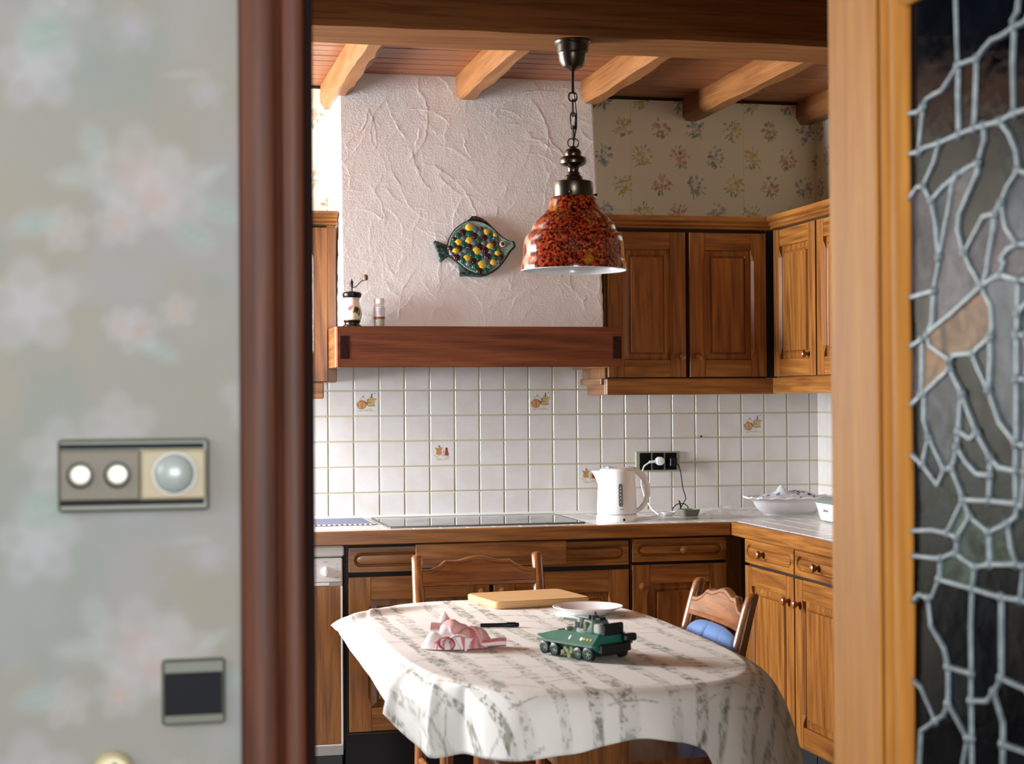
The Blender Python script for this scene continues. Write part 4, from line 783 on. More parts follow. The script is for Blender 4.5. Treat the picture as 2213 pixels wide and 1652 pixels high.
# ------------------------------------------------------------------ on the worktop
WT = .8993
def kettle():
    t = thing('electric_kettle', 'white electric kettle with a grey water gauge standing on the worktop', 'kettle', (1.795, 6.085, WT))
    def ov(r, z, sp=0.):
        out = []
        for k in range(48):
            a = 2*PI*k/48; x, y = r*math.cos(a), .88*r*math.sin(a)
            if sp and math.cos(a) < -.55: q = ((-math.cos(a)-.55)/.45)**1.5; x -= sp*q; y *= 1-.35*q
            out.append((x, y, z))
        return out
    MB().loft([ov(.077, 0), ov(.0785, .004), ov(.0785, .020), ov(.076, .0245)]).build('power_base', white_pl, t)
    box('cord_notch', black_pl, t, .004, -.0702, .004, .011, -.0660, .013)
    MB().loft([ov(.0742, .0245), ov(.0742, .0295)]).build('base_ring', blue_tr, t)
    MB().loft([ov(.0745, .0296), ov(.0760, .034), ov(.0755, .060), ov(.0735, .105), ov(.0710, .140, .002), ov(.0695, .165, .014), ov(.0690, .183, .026), ov(.0690, .190, .031), ov(.0660, .192, .029)]).build('body', white_pl, t)
    MB().loft([ov(.0655, .191), ov(.063, .197), ov(.055, .200), ov(.02, .2015)]).build('lid', white_pl, t)
    MB().box(-.040, -.018, .199, -.016, .018, .206, b=.003).build('lid_button', blue_tr, t, smooth=0)
    MB().box(.040, -.012, .1905, .072, .012, .2005, b=.003).build('hinge_cover', blue_tr, t, smooth=0)
    C_ = [(.010, .198), (.045, .1985), (.078, .190), (.105, .166), (.1205, .132), (.1215, .098), (.112, .068), (.094, .046), (.070, .034)]
    L = []
    for k, (x, z) in enumerate(C_):
        a = C_[min(k+1, 8)]; b = C_[max(k-1, 0)]; tx, tz = a[0]-b[0], a[1]-b[1]; l = math.hypot(tx, tz); nx, nz = -tz/l, tx/l; h = (.005, .009, .0155, .0165, .0140, .0125, .0115, .0105, .009)[k]; w_ = .0125
        L.append([(x+nx*h*math.cos(q)*.8, w_*math.sin(q), z+nz*h*math.cos(q)*.8) for q in [i*2*PI/16 for i in range(16)]])
    MB().loft(L).build('handle', white_pl, t, smooth=60)
    g = [(-.0095+.0085*math.cos(a)*1.0, (.045 if math.sin(a) >= 0 else -.045)*0, 0) for a in [0]]
    L = []
    for y, s in ((-.0600, 1), (-.0672, 1), (-.0680, .9)):
        lp = []
        for k in range(32):
            a = 2*PI*k/32; z = .101+(.034 if math.sin(a) >= 0 else -.034)+.0095*math.sin(a)*s
            yy = y-.004*(1-(z-.06)/.1) if y < -.061 else y
            lp.append((-.0050-.035*(z-.1)*.12+.0085*math.cos(a)*s, yy+.0022, z))
        L.append(lp)
    gg = MB().loft(L).build('water_gauge', grey_pl, t)
    for z in (.075, .089, .102, .115, .127): MB().ball((-.005, -.0672-.002*(1-(z-.06)/.1), z), (.0022, .0012, .0018), 8, 6).build('gauge_mark', white_pl, gg)
    text('lettering', 'PHILIPS', .0048, ink, t, (.000, -.0672, .0455), (PI/2+.02, 0, 0))
    cord = MB().tube([(.060, .040, .006), (.085, .060, .004), (.150, .090, .0035), (.205, .150, .0035), (.226, .185, .005), (.215, .235, .022), (.205, .300, .065), (.205, .345, .115), (.212, .368, .160), (.226, .374, .190), (.250, .375, .2055)], .0032, 8).build('power_cord', white_pl, t)
    MB().tube([(.248, .375, .2053), (.278, .374, .2080)], .0055, 10).build('plug_neck', white_pl, cord)
    MB().lathe([(.0005, .360), (.0160, .362), (.0175, .367), (.0175, .390), (.0005, .398)], 10, (.293, 0, .2087), 'y').build('plug', white_pl, cord, smooth=0)
kettle()
t = thing('triple_socket', 'olive-framed triple wall socket with black inserts on the tiles', 'socket', (2.088, YB-.0045, 1.106))
MB().box(-.0935, -.010, -.040, .0935, 0, .040, b=.002).build('frame', pale_frame, t, smooth=0)
for x in (-.054, .000, .054):
    s = MB().box(x-.0238, -.0135, -.0345, x+.0238, -.0095, .0345, b=.001).build('insert', dull_black, t, smooth=0)
    if x < 0: MB().lathe([(.0185, -.0134), (.0180, -.0138), (.0170, -.0120), (.0005, -.0118)], 28, (x, 0, 0), 'y').build('socket_well', mat('matt_black', (9, 9, 12), .6), s)
t = thing('phone_charger', 'small black charger plugged into the wall socket with a thin cord looping down', 'charger', (2.142, YB-.019, 1.106))
MB().box(-.014, -.030, -.020, .018, 0, .016, b=.004).build('adapter', black_pl, t, smooth=0)
cd = MB().tube([(.018, -.015, -.006), (.026, -.014, -.014), (.035, -.016, -.042), (.037, -.025, -.080), (.038, -.035, -.110), (.044, -.045, -.138), (.040, -.065, -.150), (.018, -.10, -.164), (-.004, -.13, -.180), (-.012, -.14, -.196)], .0020, 8).build('cord', black_pl, t)
MB().tube([(-.042, -.130, -.200), (-.036, -.125, -.184), (-.020, -.115, -.170), (.002, -.105, -.165), (.024, -.095, -.168), (.040, -.085, -.178), (.046, -.08, -.196)], .0020, 8).build('cord_loop', black_pl, cd)
MB().tube([(-.006, -.115, -.152), (-.002, -.116, -.165), (.001, -.118, -.190)], [.0024, .0036, .0024], 8).build('cord_tie', black_pl, cd)
def dish():
    t = thing('soap_dish', 'small grey-green square dish with a glossy rim under the charger cord', 'dish', (2.135, 6.25, WT), .12)
    def rr(s, z, r=.012):
        out = []
        for q, (sx, sy) in enumerate(((1, 1), (-1, 1), (-1, -1), (1, -1))):
            for k in range(5): a = q*PI/2+k*PI/8; out.append((sx*(s-r)+r*math.cos(a), sy*(s*.9-r)+r*math.sin(a), z))
        return out
    m = mat('grey_green_glaze', (116, 116, 102), .2); rimm = mat('green_rim_glaze', (122, 140, 104), .12)
    MB().loft([rr(.030, 0), rr(.033, .004), rr(.037, .018), rr(.0385, .0255)], cap1=False).build('bowl', m, t)
    MB().loft([rr(.0386, .0255), rr(.0375, .027), rr(.036, .0255), rr(.031, .010), rr(.02, .008)], cap0=False).build('rim', rimm, t)
    t = thing('saucer', 'small white dish peeking out left of the grey-green dish', 'dish', (2.068, 6.30, WT))
    MB().loft([rr(.016, 0), rr(.020, .003), rr(.029, .013), rr(.030, .015), rr(.028, .015), rr(.018, .005)]).build('bowl', porcelain, t)
dish()
def bag():
    u, v = np.meshgrid(np.linspace(-1, 1, 60), np.linspace(-1, 1, 40), indexing='ij'); u, v = u.ravel(), v.ravel()
    r = np.maximum(abs(u), abs(v)); h = .030*np.clip(1-r, 0, 1)**.6*(.3+1.4*fbm(u*2.6+5, v*2.6, 3))+.016*np.clip(1-r*r, 0, 1)*(fbm(u*7, v*7, 9)-.3)
    P = np.stack([u*.095+.02*(fbm(v*3, u, 2)-.5), v*.075+.02*(fbm(u*3, v, 5)-.5), .002+np.clip(h, 0, 1)], 1)
    m = mat('thin_clear_plastic', (238, 240, 242), .12, spec=.6, alpha=.22)
    o = grid_mesh(P, 60, 40).build('plastic_bag', m, None, (2.297, 6.29, WT), smooth=60, recalc=False); tag(o, 'crumpled clear plastic bag lying on the worktop left of the white bowl', 'bag')
bag()
def bowl():
    t = thing('white_bowl', 'wide white china bowl with a frilled rim near the corner of the worktop', 'bowl', (2.550, 6.235, WT))
    n = 96
    def lp(r, z, sc=0., dz=0.): return [((r*(1+sc*math.cos(18*a)))*math.cos(a)*1.30, (r*(1+sc*math.cos(18*a)))*math.sin(a)*.86, z+dz*math.cos(18*a)) for a in [2*PI*k/n for k in range(n)]]
    MB().loft([lp(.082, 0), lp(.082, .003), lp(.086, .004), lp(.105, .030), lp(.112, .048, .004), lp(.114, .054, .006), lp(.134, .062, .02, .001), lp(.141, .066, .03, .002), lp(.140, .072, .03, .002), lp(.130, .070, .02, .001), lp(.110, .056, .005), lp(.100, .034), lp(.08, .010)]).build('bowl', porcelain, t, smooth=60)
    cl = thing('dish_towel', 'crumpled white cloth with navy print lying in the white bowl', 'cloth', (2.550, 6.235, WT+.056))
    u, v = np.meshgrid(np.linspace(-1, 1, 90), np.linspace(-1, 1, 70), indexing='ij'); u, v = u.ravel(), v.ravel(); r = np.hypot(u, v); q = np.maximum(r, 1e-6); sq = np.maximum(abs(u), abs(v))/q; U, V = u*sq, v*sq; rr = np.hypot(U, V)
    h = .022+.030*(fbm(U*3+2, V*3+7, 21)-.3)+.036*np.exp(-((U+.26)**2/.020+(V+.1)**2/.10))+.012*np.exp(-((U-.3)**2/.06+(V)**2/.1))
    h = h*(1-rr**3)+.004*rr; P = np.stack([U*.138, V*.084, h], 1)
    cv = Canvas(P[:, 0], P[:, 1], (222, 224, 232)); rg = random.Random(4)
    for i in range(70):
        a = rg.uniform(0, 2*PI); R = .135*math.sqrt(rg.random()); x, y = R*math.cos(a), R*.72*math.sin(a); cv.ell(x, y, rg.uniform(.005, .011), rg.uniform(.003, .006), rg.uniform(0, 3), ((28, 34, 66), (48, 58, 92), (96, 104, 136))[i % 3], .9, .25)
    o = grid_mesh(P, 90, 70).build('cloth', cloth_m, cl, smooth=60, recalc=False); setcol(o, cv.c)
bowl()
def scale():
    t = thing('kitchen_scale', 'white tapered box with a grey lid, half hidden by the glazed door', 'kitchen scale', (2.500, 5.690, WT))
    def rr(hx, hy, z, r=.014):
        out = []
        for q, (sx, sy) in enumerate(((1, 1), (-1, 1), (-1, -1), (1, -1))):
            for k in range(5): a = q*PI/2+k*PI/8; out.append((.085+sx*(hx-r)+r*math.cos(a), sy*(hy-r)+r*math.sin(a), z))
        return out
    MB().loft([rr(.086, .112, .008), rr(.090, .116, .012), rr(.100, .128, .060), rr(.104, .133, .072)]).build('body', white_pl, t)
    MB().loft([rr(.080, .106, 0), rr(.082, .108, .0078)]).build('foot', grey_pl, t)
    MB().loft([rr(.1045, .1335, .0722), rr(.1035, .132, .078), rr(.096, .120, .088), rr(.088, .108, .094), rr(.080, .100, .093)]).build('lid', grey_pl, t)
    text('lettering', 'BALUX', .013, ink, t, (-.0125, .040, .042), (PI/2-.0, 0, -PI/2), .0012)
    tt_ = thing('tin', 'flower-printed round tin with a dark lid knob, barely showing at the door edge', 'tin', (2.366, 5.235, WT))
    n, k = 90, 50; A, Z = np.meshgrid(np.linspace(0, 2*PI, n, endpoint=False), np.linspace(.001, .145, k), indexing='ij'); mb = MB(); P = np.stack([.052*np.cos(A), .052*np.sin(A), Z], 2).reshape(-1, 3); mb.v = [tuple(p) for p in P.tolist()]
    for i in range(n):
        for j in range(k-1): i2 = (i+1) % n; mb.f.append((i*k+j, i2*k+j, i2*k+j+1, i*k+j+1)); mb.m.append(0)
    cv = Canvas(A.ravel()*.052, Z.ravel(), (216, 206, 196)); rg = random.Random(2)
    for i in range(120): cv.ell(rg.uniform(0, .327), rg.uniform(0, .15), rg.uniform(.004, .010), rg.uniform(.003, .006), rg.uniform(0, 3), ((170, 120, 150), (206, 176, 70), (104, 110, 70), (180, 96, 84), (120, 100, 140))[i % 5], .85, .3)
    o = mb.build('tin_body', tin_m, tt_, smooth=60); setcol(o, cv.c)
    MB().lathe([(.0005, 0), (.051, 0), (.051, .001)], 40).build('tin_base', steel, tt_)
    MB().lathe([(.0535, .140), (.0535, .150), (.050, .154), (.012, .158), (.0005, .158)], 40).build('lid', tin_m and grey_pl, tt_)
    MB().lathe([(.006, .157), (.006, .164), (.013, .168), (.013, .174), (.0005, .177)], 20).build('knob', black_pl, tt_)
scale()
def lace_mat():
    t = thing('knitted_mat', 'blue-grey knitted mat with a white lace edge left of the hob', 'mat', (.630, 6.325, WT+.0004))
    m = mat('blue_grey_knit', (134, 140, 164), .95); v = coords(m, (1, 1, 1), False); bump(m, noise(m, v, 500, 2), .6, .002)
    MB().box(-.25, -.150, 0, .25, .150, .005, b=.002).build('knit', m, t, smooth=0)
    mb = MB(); la = mat('white_lace', (226, 222, 218), .9)
    for k in range(26): mb.ball((-.24+.0192*k, -.155, .0022), (.0085, .010, .0024), 10, 6)
    for k in range(15): mb.ball((.255, -.142+.0203*k, .0022), (.010, .009, .0024), 10, 6)
    mb.build('lace_edge', la, t)
lace_mat()

# ------------------------------------------------------------------ table and cloth
TX, TY, TA, TB, TN = 1.032, 4.225, .408, .815, 3.2
def edge(ph):
    c, s_ = math.cos(ph), math.sin(ph); k = (abs(c)**TN+abs(s_)**TN)**(-1/TN); return TX+TA*c*k, TY+TB*s_*k
t = thing('dining_table', 'oblong wooden dining table with rounded corners under the birch-printed cloth', 'table', (TX, TY, 0))
MB().loft([[(edge(2*PI*k/72)[0]*1-TX, edge(2*PI*k/72)[1]-TY, z) for k in range(72)] for z in (.712, .741)]).xform(Matrix.Diagonal((.955, .97, 1, 1))).build('table_top', chair_h, t)
for y in (-.50, .42):
    MB().box(-.085, y-.025, .05, .085, y+.025, .64, b=.006).build('leg', chair_v, t, smooth=0)
    MB().box(-.30, y-.035, .64, .30, y+.035, .714, b=.006).build('top_bearer', chair_h, t, smooth=0); MB().box(-.30, y-.035, 0, .30, y+.035, .0495, b=.01).build('foot', chair_h, t, smooth=0)
MB().box(-.02, -.474, .26, .02, .394, .33, b=.005).build('stretcher', chair_v, t, smooth=0)
def tablecloth():
    # hem stations round the table: (angle in plan, hem x, y, z)
    H = [(0, 1.452, 4.225, .520), (9, 1.452, 4.45, .52), (18, 1.462, 4.62, .53), (40, 1.52, 4.92, .52), (60, 1.36, 5.10, .60), (90, 1.03, 5.11, .66), (112, .75, 5.09, .68), (124, .575, 4.93, .700), (129, .566, 4.79, .713), (133, .585, 4.70, .690), (140, .592, 4.62, .672), (160, .592, 4.42, .668), (180, .592, 4.20, .660), (205, .598, 3.96, .640), (216, .600, 3.86, .645),
         (222.5, .598, 3.815, .648), (226.5, .556, 3.775, .655), (229, .578, 3.745, .632), (232, .602, 3.712, .61), (234.5, .625, 3.680, .592), (236.8, .644, 3.645, .575), (240.5, .705, 3.590, .592), (246, .735, 3.475, .603), (253, .79, 3.395, .612), (258, .86, 3.372, .622), (266, .96, 3.365, .640), (274, 1.05, 3.362, .652), (281, 1.125, 3.365, .640), (287, 1.185, 3.375, .618), (291, 1.235, 3.385, .53), (297, 1.33, 3.41, .45), (306, 1.45, 3.51, .46), (316, 1.515, 3.66, .50), (330, 1.500, 3.82, .50), (343, 1.462, 3.97, .51), (351, 1.452, 4.08, .515)]
    HP = np.array([h[1:] for h in H]); n = len(H)
    ph = np.arctan2((HP[:, 1]-TY)/.845, (HP[:, 0]-TX)/.445) % (2*PI); ph[0] = 0.
    assert (np.diff(ph) > 0).all(), np.degrees(ph)
    pe = np.concatenate([ph-2*PI, ph, ph+2*PI]); He = np.tile(HP, (3, 1))
    N = 900; A = np.linspace(0, 2*PI, N, endpoint=False)
    def hermite(x):
        k = np.searchsorted(pe, x, 'right')-1; h = pe[k+1]-pe[k]; tt = ((x-pe[k])/h)[:, None]
        def slope(i):
            d0 = (He[i]-He[i-1])/(pe[i]-pe[i-1])[:, None]; d1 = (He[i+1]-He[i])/(pe[i+1]-pe[i])[:, None]; return np.where(d0*d1 > 0, 2*d0*d1/(d0+d1+1e-12*np.sign(d0+d1)), 0)
        m0, m1 = slope(k)*h[:, None], slope(k+1)*h[:, None]; a, b = He[k], He[k+1]
        return (2*tt**3-3*tt**2+1)*a+(tt**3-2*tt**2+tt)*m0+(-2*tt**3+3*tt**2)*b+(tt**3-tt**2)*m1
    hem = hermite(A); E = np.array([edge(a) for a in A])
    nx = np.roll(E[:, 1], -1)-np.roll(E[:, 1], 1); ny = -(np.roll(E[:, 0], -1)-np.roll(E[:, 0], 1)); l = np.hypot(nx, ny); nx, ny = nx/l, ny/l
    NR, NS = 96, 34; rows = []; UV = []
    ZT = .7485
    rr = 1-(1-np.linspace(0.02, 1, NR))**1.0
    for r in rr:
        x = TX+(E[:, 0]-TX)*r; y = TY+(E[:, 1]-TY)*r; z = ZT+.0012*(fbm(x*5, y*5, 2)-.45)-.004*smoothstep(.985, 1, np.full(N, r))
        rows.append(np.stack([x, y, z], 1)); UV.append(np.stack([x, y], 1))
    # ridge that starts at the lifted rear left corner
    ln = np.hypot(hem[:, 0]-E[:, 0], hem[:, 1]-E[:, 1])+abs(ZT-hem[:, 2])
    for s in np.linspace(0, 1, NS+1)[1:]:
        f = s
        e3 = np.stack([E[:, 0], E[:, 1], np.full(N, ZT-.004)], 1); c3 = np.stack([E[:, 0]*.35+hem[:, 0]*.65+nx*.008, E[:, 1]*.35+hem[:, 1]*.65+ny*.008, np.full(N, ZT-.012)], 1)
        for qx, qy, am, wd_ in ((.556, 3.775, .016, .018), (.644, 3.645, .016, .018), (.598, 3.815, -.012, .02), (.705, 3.59, -.010, .02)):
            q_ = math.atan2((qy-TY)/.845, (qx-TX)/.445) % (2*PI); g_ = am*np.exp(-((A-q_)/wd_)**2); c3[:, 0] += nx*g_; c3[:, 1] += ny*g_; c3[:, 2] += .5*np.abs(g_)*(am > 0)
        c3[:, 2] = np.minimum(c3[:, 2], ZT-.003)
        p = (1-f)**2*e3+2*f*(1-f)*c3+f*f*hem
        fold = (.009*np.sin(A*17+1)+.004*np.sin(A*31+2.2))*s*s*np.clip((ZT-hem[:, 2])/.14, .2, 1.2)
        fold *= (.12+.88*smoothstep(4.22, 4.35, A))*np.where((A > 5.76) | (A < .42), .25, 1)*np.where((A > 3.86) & (A < 4.15), .25, 1)
        p[:, 0] += nx*fold; p[:, 1] += ny*fold
        rows.append(p); UV.append(np.stack([E[:, 0]+nx*ln*s, E[:, 1]+ny*ln*s], 1))
    P = np.concatenate(rows); uv = np.concatenate(UV); R = len(rows)
    # lifted fold along the rear left corner of the top
    q0 = np.array([.60, 4.72]); q1 = np.array([.86, 4.90])
    def ridge(q0, q1, a_, w_):
        d = q1-q0; L2 = d@d; tt = np.clip(((P[:, :2]-q0)@d)/L2, 0, 1); dist = np.hypot(P[:, 0]-q0[0]-tt*d[0], P[:, 1]-q0[1]-tt*d[1]); P[:, 2] += a_*np.exp(-(dist/w_)**2)*(P[:, 2] > .70)*(1-.75*tt)
    ridge(q0, q1, .020, .030); ridge(np.array([.62, 3.70]), np.array([.66, 3.60]), .006, .02)
    mb = MB(); mb.v = [tuple(p) for p in P.tolist()]
    for r in range(R-1):
        for k in range(N): k2 = (k+1) % N; mb.f.append((r*N+k, r*N+k2, (r+1)*N+k2, (r+1)*N+k))
    mb.f.append(tuple(range(N))[::-1]); mb.m = [0]*len(mb.f)
    cv = Canvas(uv[:, 0], uv[:, 1], (232, 228, 222)); x, y = uv[:, 0], uv[:, 1]
    sx = x+.012*np.sin(y*3.1)+.010*(fbm(y*4, y*0+.5, 5)-.45)              # birch trunks run along the table
    pitch = .084
    for k in range(-4, 16):
        c = .60+pitch*k+.012*math.sin(k*2.3); wd = .0135+.005*((k*7) % 3)/2; d = (sx-c-.010*(fbm(y*6+k*3, x*0+k, 9)-.45))/wd; st = .75+.25*math.sin(k*1.9)
        mk = 1-smoothstep(.70, 1.15, abs(d)+.7*(fbm(y*22+k, x*0+k*3., 4)-.47))
        cv.put(mk*.38*st, (182, 178, 164))
        cv.put(smoothstep(.49, .58, fbm(x*70+k*5, y*46+k*9, 13, 3))*mk*.75*st, (122, 122, 108)); cv.put(smoothstep(.53, .60, fbm(x*95+k, y*80+k*2, 17, 3))*mk*.75*st, (86, 89, 78))
        cv.put(smoothstep(.60, .66, fbm(x*18+k*3, y*9+k*9, 23, 2))*(abs(d) < 1.5)*.55, (112, 138, 122)); cv.put(smoothstep(.85, 1., abs(d))*(abs(d) < 1.12)*smoothstep(.42, .55, fbm(y*14+k*7, x*0, 31, 2))*.45, (120, 120, 106))
    rg = random.Random(3)
    for i in range(150):                                            # twigs
        x0 = rg.uniform(.4, 1.7); y0 = rg.uniform(3.1, 5.3); a = rg.uniform(-.6, .6)+(PI if rg.random() < .5 else 0)
        for k in range(5):
            L_ = rg.uniform(.012, .03); x1 = x0+L_*math.cos(a); y1 = y0+L_*math.sin(a); cv.seg(x0, y0, x1, y1, .0042, (142, 140, 126), .45); x0, y0 = x1, y1; a += rg.uniform(-.5, .5)
    o = mb.build('tablecloth', cloth_m, None, smooth=60, recalc=True); setcol(o, cv.c)
    sd = o.modifiers.new('thickness', 'SOLIDIFY'); sd.thickness = .0012; sd.offset = 1
    tag(o, 'white cotton tablecloth with grey-green birch trunk print draped over the dining table', 'tablecloth')
tablecloth()
ZTOP = .7505
# ------------------------------------------------------------------ on the table
t = thing('cutting_board', 'pale wooden cutting board at the far end of the table', 'cutting board', (1.168, 4.915, ZTOP), math.radians(9))
def rrect(hx, hy, r, z, n=5):
    return [(sx*(hx-r)+r*math.cos(q*PI/2+k*PI/2/(n-1)), sy*(hy-r)+r*math.sin(q*PI/2+k*PI/2/(n-1)), z) for q, (sx, sy) in enumerate(((1, 1), (-1, 1), (-1, -1), (1, -1))) for k in range(n)]
MB().loft([rrect(.150, .120, .02, .001), rrect(.153, .123, .02, .005), rrect(.153, .123, .02, .019), rrect(.150, .120, .02, .022)]).build('board', board_m, t)
t = thing('dinner_plate', 'white china plate with a cream centre behind the toy vehicle', 'plate', (1.268, 4.60, ZTOP))
MB().lathe([(.0005, .002), (.055, .001), (.058, .001), (.062, .006), (.085, .0165), (.098, .0215), (.1005, .0230), (.0995, .0245), (.084, .0195), (.064, .0105), (.055, .008), (.0005, .0075)], 64).build('plate', porcelain, t, smooth=60)
MB().lathe([(.0005, .0078), (.052, .0080), (.053, .0086), (.0005, .0088)], 48).build('cream_centre', mat('cream_glaze', (232, 216, 184), .2), t)
t = thing('marker_pen', 'black marker pen lying between the towel and the plate', 'pen', (.968, 4.405, ZTOP+.0058), math.radians(-9))
MB().lathe([(.0005, -.052), (.0042, -.052), (.0055, -.050), (.0056, .018), (.0058, .019), (.0058, .050), (.0050, .0525), (.0005, .053)], 14, axis='x').build('pen_body', black_pl, t)
MB().box(.020, -.0012, .0056, .044, .0012, .0072).build('clip', black_pl, t, smooth=0)
def towel():
    t = thing('kitchen_towel', 'crumpled red and white kitchen towel on the left of the table', 'towel', (.79, 4.075, ZTOP+.0012))
    def sheet(name, pts_fn, nu, nv, colfn, th=.0022):
        U, V = np.meshgrid(np.linspace(0, 1, nu), np.linspace(0, 1, nv), indexing='ij'); u, v = U.ravel(), V.ravel()
        P = pts_fn(u, v); o = grid_mesh(P, nu, nv).build(name, towel_m, t, smooth=70, recalc=False)
        cv = Canvas(u, v, (232, 222, 220)); colfn(cv, u, v); setcol(o, cv.c)
        m = o.modifiers.new('thickness', 'SOLIDIFY'); m.thickness = th; m.offset = 0
    def pink(cv, u, v): cv.put(np.full_like(u, .85), (206, 132, 130)); cv.put((np.sin(u*160)*np.sin(v*120) > .2)*.35, (228, 190, 184)); cv.put(smoothstep(.93, .95, v)+smoothstep(.07, .05, v), (236, 224, 222))
    def white(cv, u, v): cv.put((abs((v*5) % 1-.5) < .12)*.55, (206, 110, 112)); cv.put((abs((u*6) % 1-.5) < .05)*.25, (214, 140, 140))
    def stripe(cv, u, v): cv.put((abs((v*4+.25) % 1-.5) < .22)*.9, (190, 74, 82)); cv.put((abs((u*9) % 1-.5) < .06)*.3, (226, 170, 168))
    def dome(cx, cy, rx, ry, h, seed, ang=0., wr=.010):
        def f(u, v):
            a = u*2-1; b = v*2-1; r = np.maximum(np.hypot(a, b), 1e-6); q = np.maximum(abs(a), abs(b))/r; a, b = a*q, b*q; rr = np.hypot(a, b)
            z = h*(1-rr**2.2)+wr*(1-rr**6)*(fbm(a*2.6+seed, b*2.6+seed*2, seed)-.45)*2+.0016
            x_, y_ = a*rx*(1+.18*np.sin(3*np.arctan2(b, a)+seed)), b*ry; ca, sa = math.cos(ang), math.sin(ang)
            return np.stack([cx+x_*ca-y_*sa, cy+x_*sa+y_*ca, np.maximum(z, .0014)], 1)
        return f
    def roll(x0, y0, x1, y1, r0, r1, zc, turns, seed, open_=.15):     # rolled-over fold of cloth
        def f(u, v):
            a = v*2*PI*turns+open_; r = (r0+(r1-r0)*u)*(1-.32*v)*(1+.10*np.sin(u*7+seed)); L = math.hypot(x1-x0, y1-y0); dx, dy = (x1-x0)/L, (y1-y0)/L
            bend = .018*np.sin(u*PI)
            x = x0+(x1-x0)*u-dy*(np.cos(a)*r)+dy*bend; y = y0+(y1-y0)*u+dx*(np.cos(a)*r)-dx*bend; z = zc+np.sin(a)*r+.004*np.sin(u*9+seed)
            return np.stack([x, y, np.maximum(z, .0014)], 1)
        return f
    def tubefold(cx, cy, z, r, L_, ang, seed, a0=-.5, a1=3.6, tap=.35, bend=0.):  # open half-roll whose mouth looks along -ang
        def f(u, v):
            a = a0+(a1-a0)*v; rr = r*(1-tap*u)*(1+.12*np.sin(a*2+seed)); dx, dy = math.cos(ang), math.sin(ang)
            bd = bend*np.sin(u*PI*1.3); x = cx+dx*L_*u-dy*(np.cos(a)*rr+bd); y = cy+dy*L_*u+dx*(np.cos(a)*rr+bd); return np.stack([x, y, np.maximum(z*(1+.25*np.sin(u*5+seed)*(bend != 0))+np.sin(a)*rr*.85*(1+.18*np.sin(u*9+seed)*(bend != 0)), .0014)], 1)
        return f
    plain = lambda c, u, v: c.put((abs((u*3) % 1-.5) < .02)*.25, (220, 150, 150))
    def pinkhem(c, u, v): pink(c, u, v); c.put((smoothstep(.93, .95, u)), (238, 226, 224))
    def heap(u, v):
        a = u*2-1; b = v*2-1; r = np.maximum(np.hypot(a, b), 1e-6); q = np.maximum(abs(a), abs(b))/r; a, b = a*q, b*q; rr = np.hypot(a, b)
        x = a*.092; y = b*.052; z = .050*np.clip(1-rr**2.4, 0, 1)**.8*(1-.28*smoothstep(.1, 1, a)); w_ = 1-rr**4; X, Y = x.copy(), y.copy()
        for ang, L_, A_, p_ in ((.5, .060, .0085, .6), (-1.0, .052, .0070, 2.1), (1.45, .046, .0065, .4), (2.6, .033, .0036, 1.5), (.1, .027, .0022, 3.)):
            k = 2*PI/L_; f = k*(x*math.cos(ang)+y*math.sin(ang)+.006*np.sin(60*y+40*x))+p_; z = z+A_*w_*np.cos(f); X = X+.95*A_*w_*math.cos(ang)*np.sin(f); Y = Y+.95*A_*w_*math.sin(ang)*np.sin(f)
        return np.stack([X, Y, np.maximum(z, .0014)], 1)
    def heapcol(cv, u, v):
        a, b = u*2-1, v*2-1; s_ = a*.9+b*.45; cv.put(smoothstep(-.36, -.33, s_)*.88, (206, 136, 132)); cv.put((np.sin(u*190)*np.sin(v*150) > .3)*smoothstep(-.36, -.33, s_)*.3, (230, 194, 188))
        cv.put((abs(s_+.30) < .035)*.9, (236, 226, 224)); cv.put((abs(s_-.42) < .03)*.8, (236, 222, 220)); cv.put((abs((v*6) % 1-.5) < .05)*(s_ < -.36)*.3, (214, 140, 140)); cv.put((b < -.62)*(abs((u*7) % 1-.5) < .2)*.7, (196, 84, 92))
    sheet('towel_sheet', heap, 120, 100, heapcol)
    sheet('towel_fold', tubefold(-.062, .034, .034, .030, .075, -.25, 1., -.1, 2.9, .2), 50, 50, pinkhem)
    sheet('towel_fold', tubefold(-.040, -.056, .016, .0185, .060, 1.25, .5, -1.2, 4.2, .1), 50, 50, lambda c, u, v: (c.put(np.full_like(u, .9), (176, 44, 56)), c.put(smoothstep(.35, .40, u), (232, 222, 220))))
    sheet('towel_fold', tubefold(-.006, -.046, .018, .024, .060, 1.45, 1.5, .2, 3.4, .1), 50, 50, white)
    sheet('towel_fold', tubefold(.116, -.026, .010, .0115, .095, PI-.22, .7, -1.0, 4.0, -.55, .010), 60, 50, stripe)
    sheet('towel_corner', lambda u, v: np.stack([-.058+.055*u+.010*v, .046+.012*v-.02*u, .036+.050*(1-abs(2*u-.9))*v+.002*np.sin(u*9)], 1), 24, 24, lambda c, u, v: c.put((u > .5)*.85, (204, 124, 124)))
    sheet('towel_corner', lambda u, v: np.stack([-.018+.044*u*(1-.75*v)+.014*v, -.058-.012*v, .031-.029*v+.003*np.sin(u*6)], 1), 24, 24, lambda c, u, v: c.put((abs(u-.42) < .13)*.9, (206, 92, 100)))
towel()
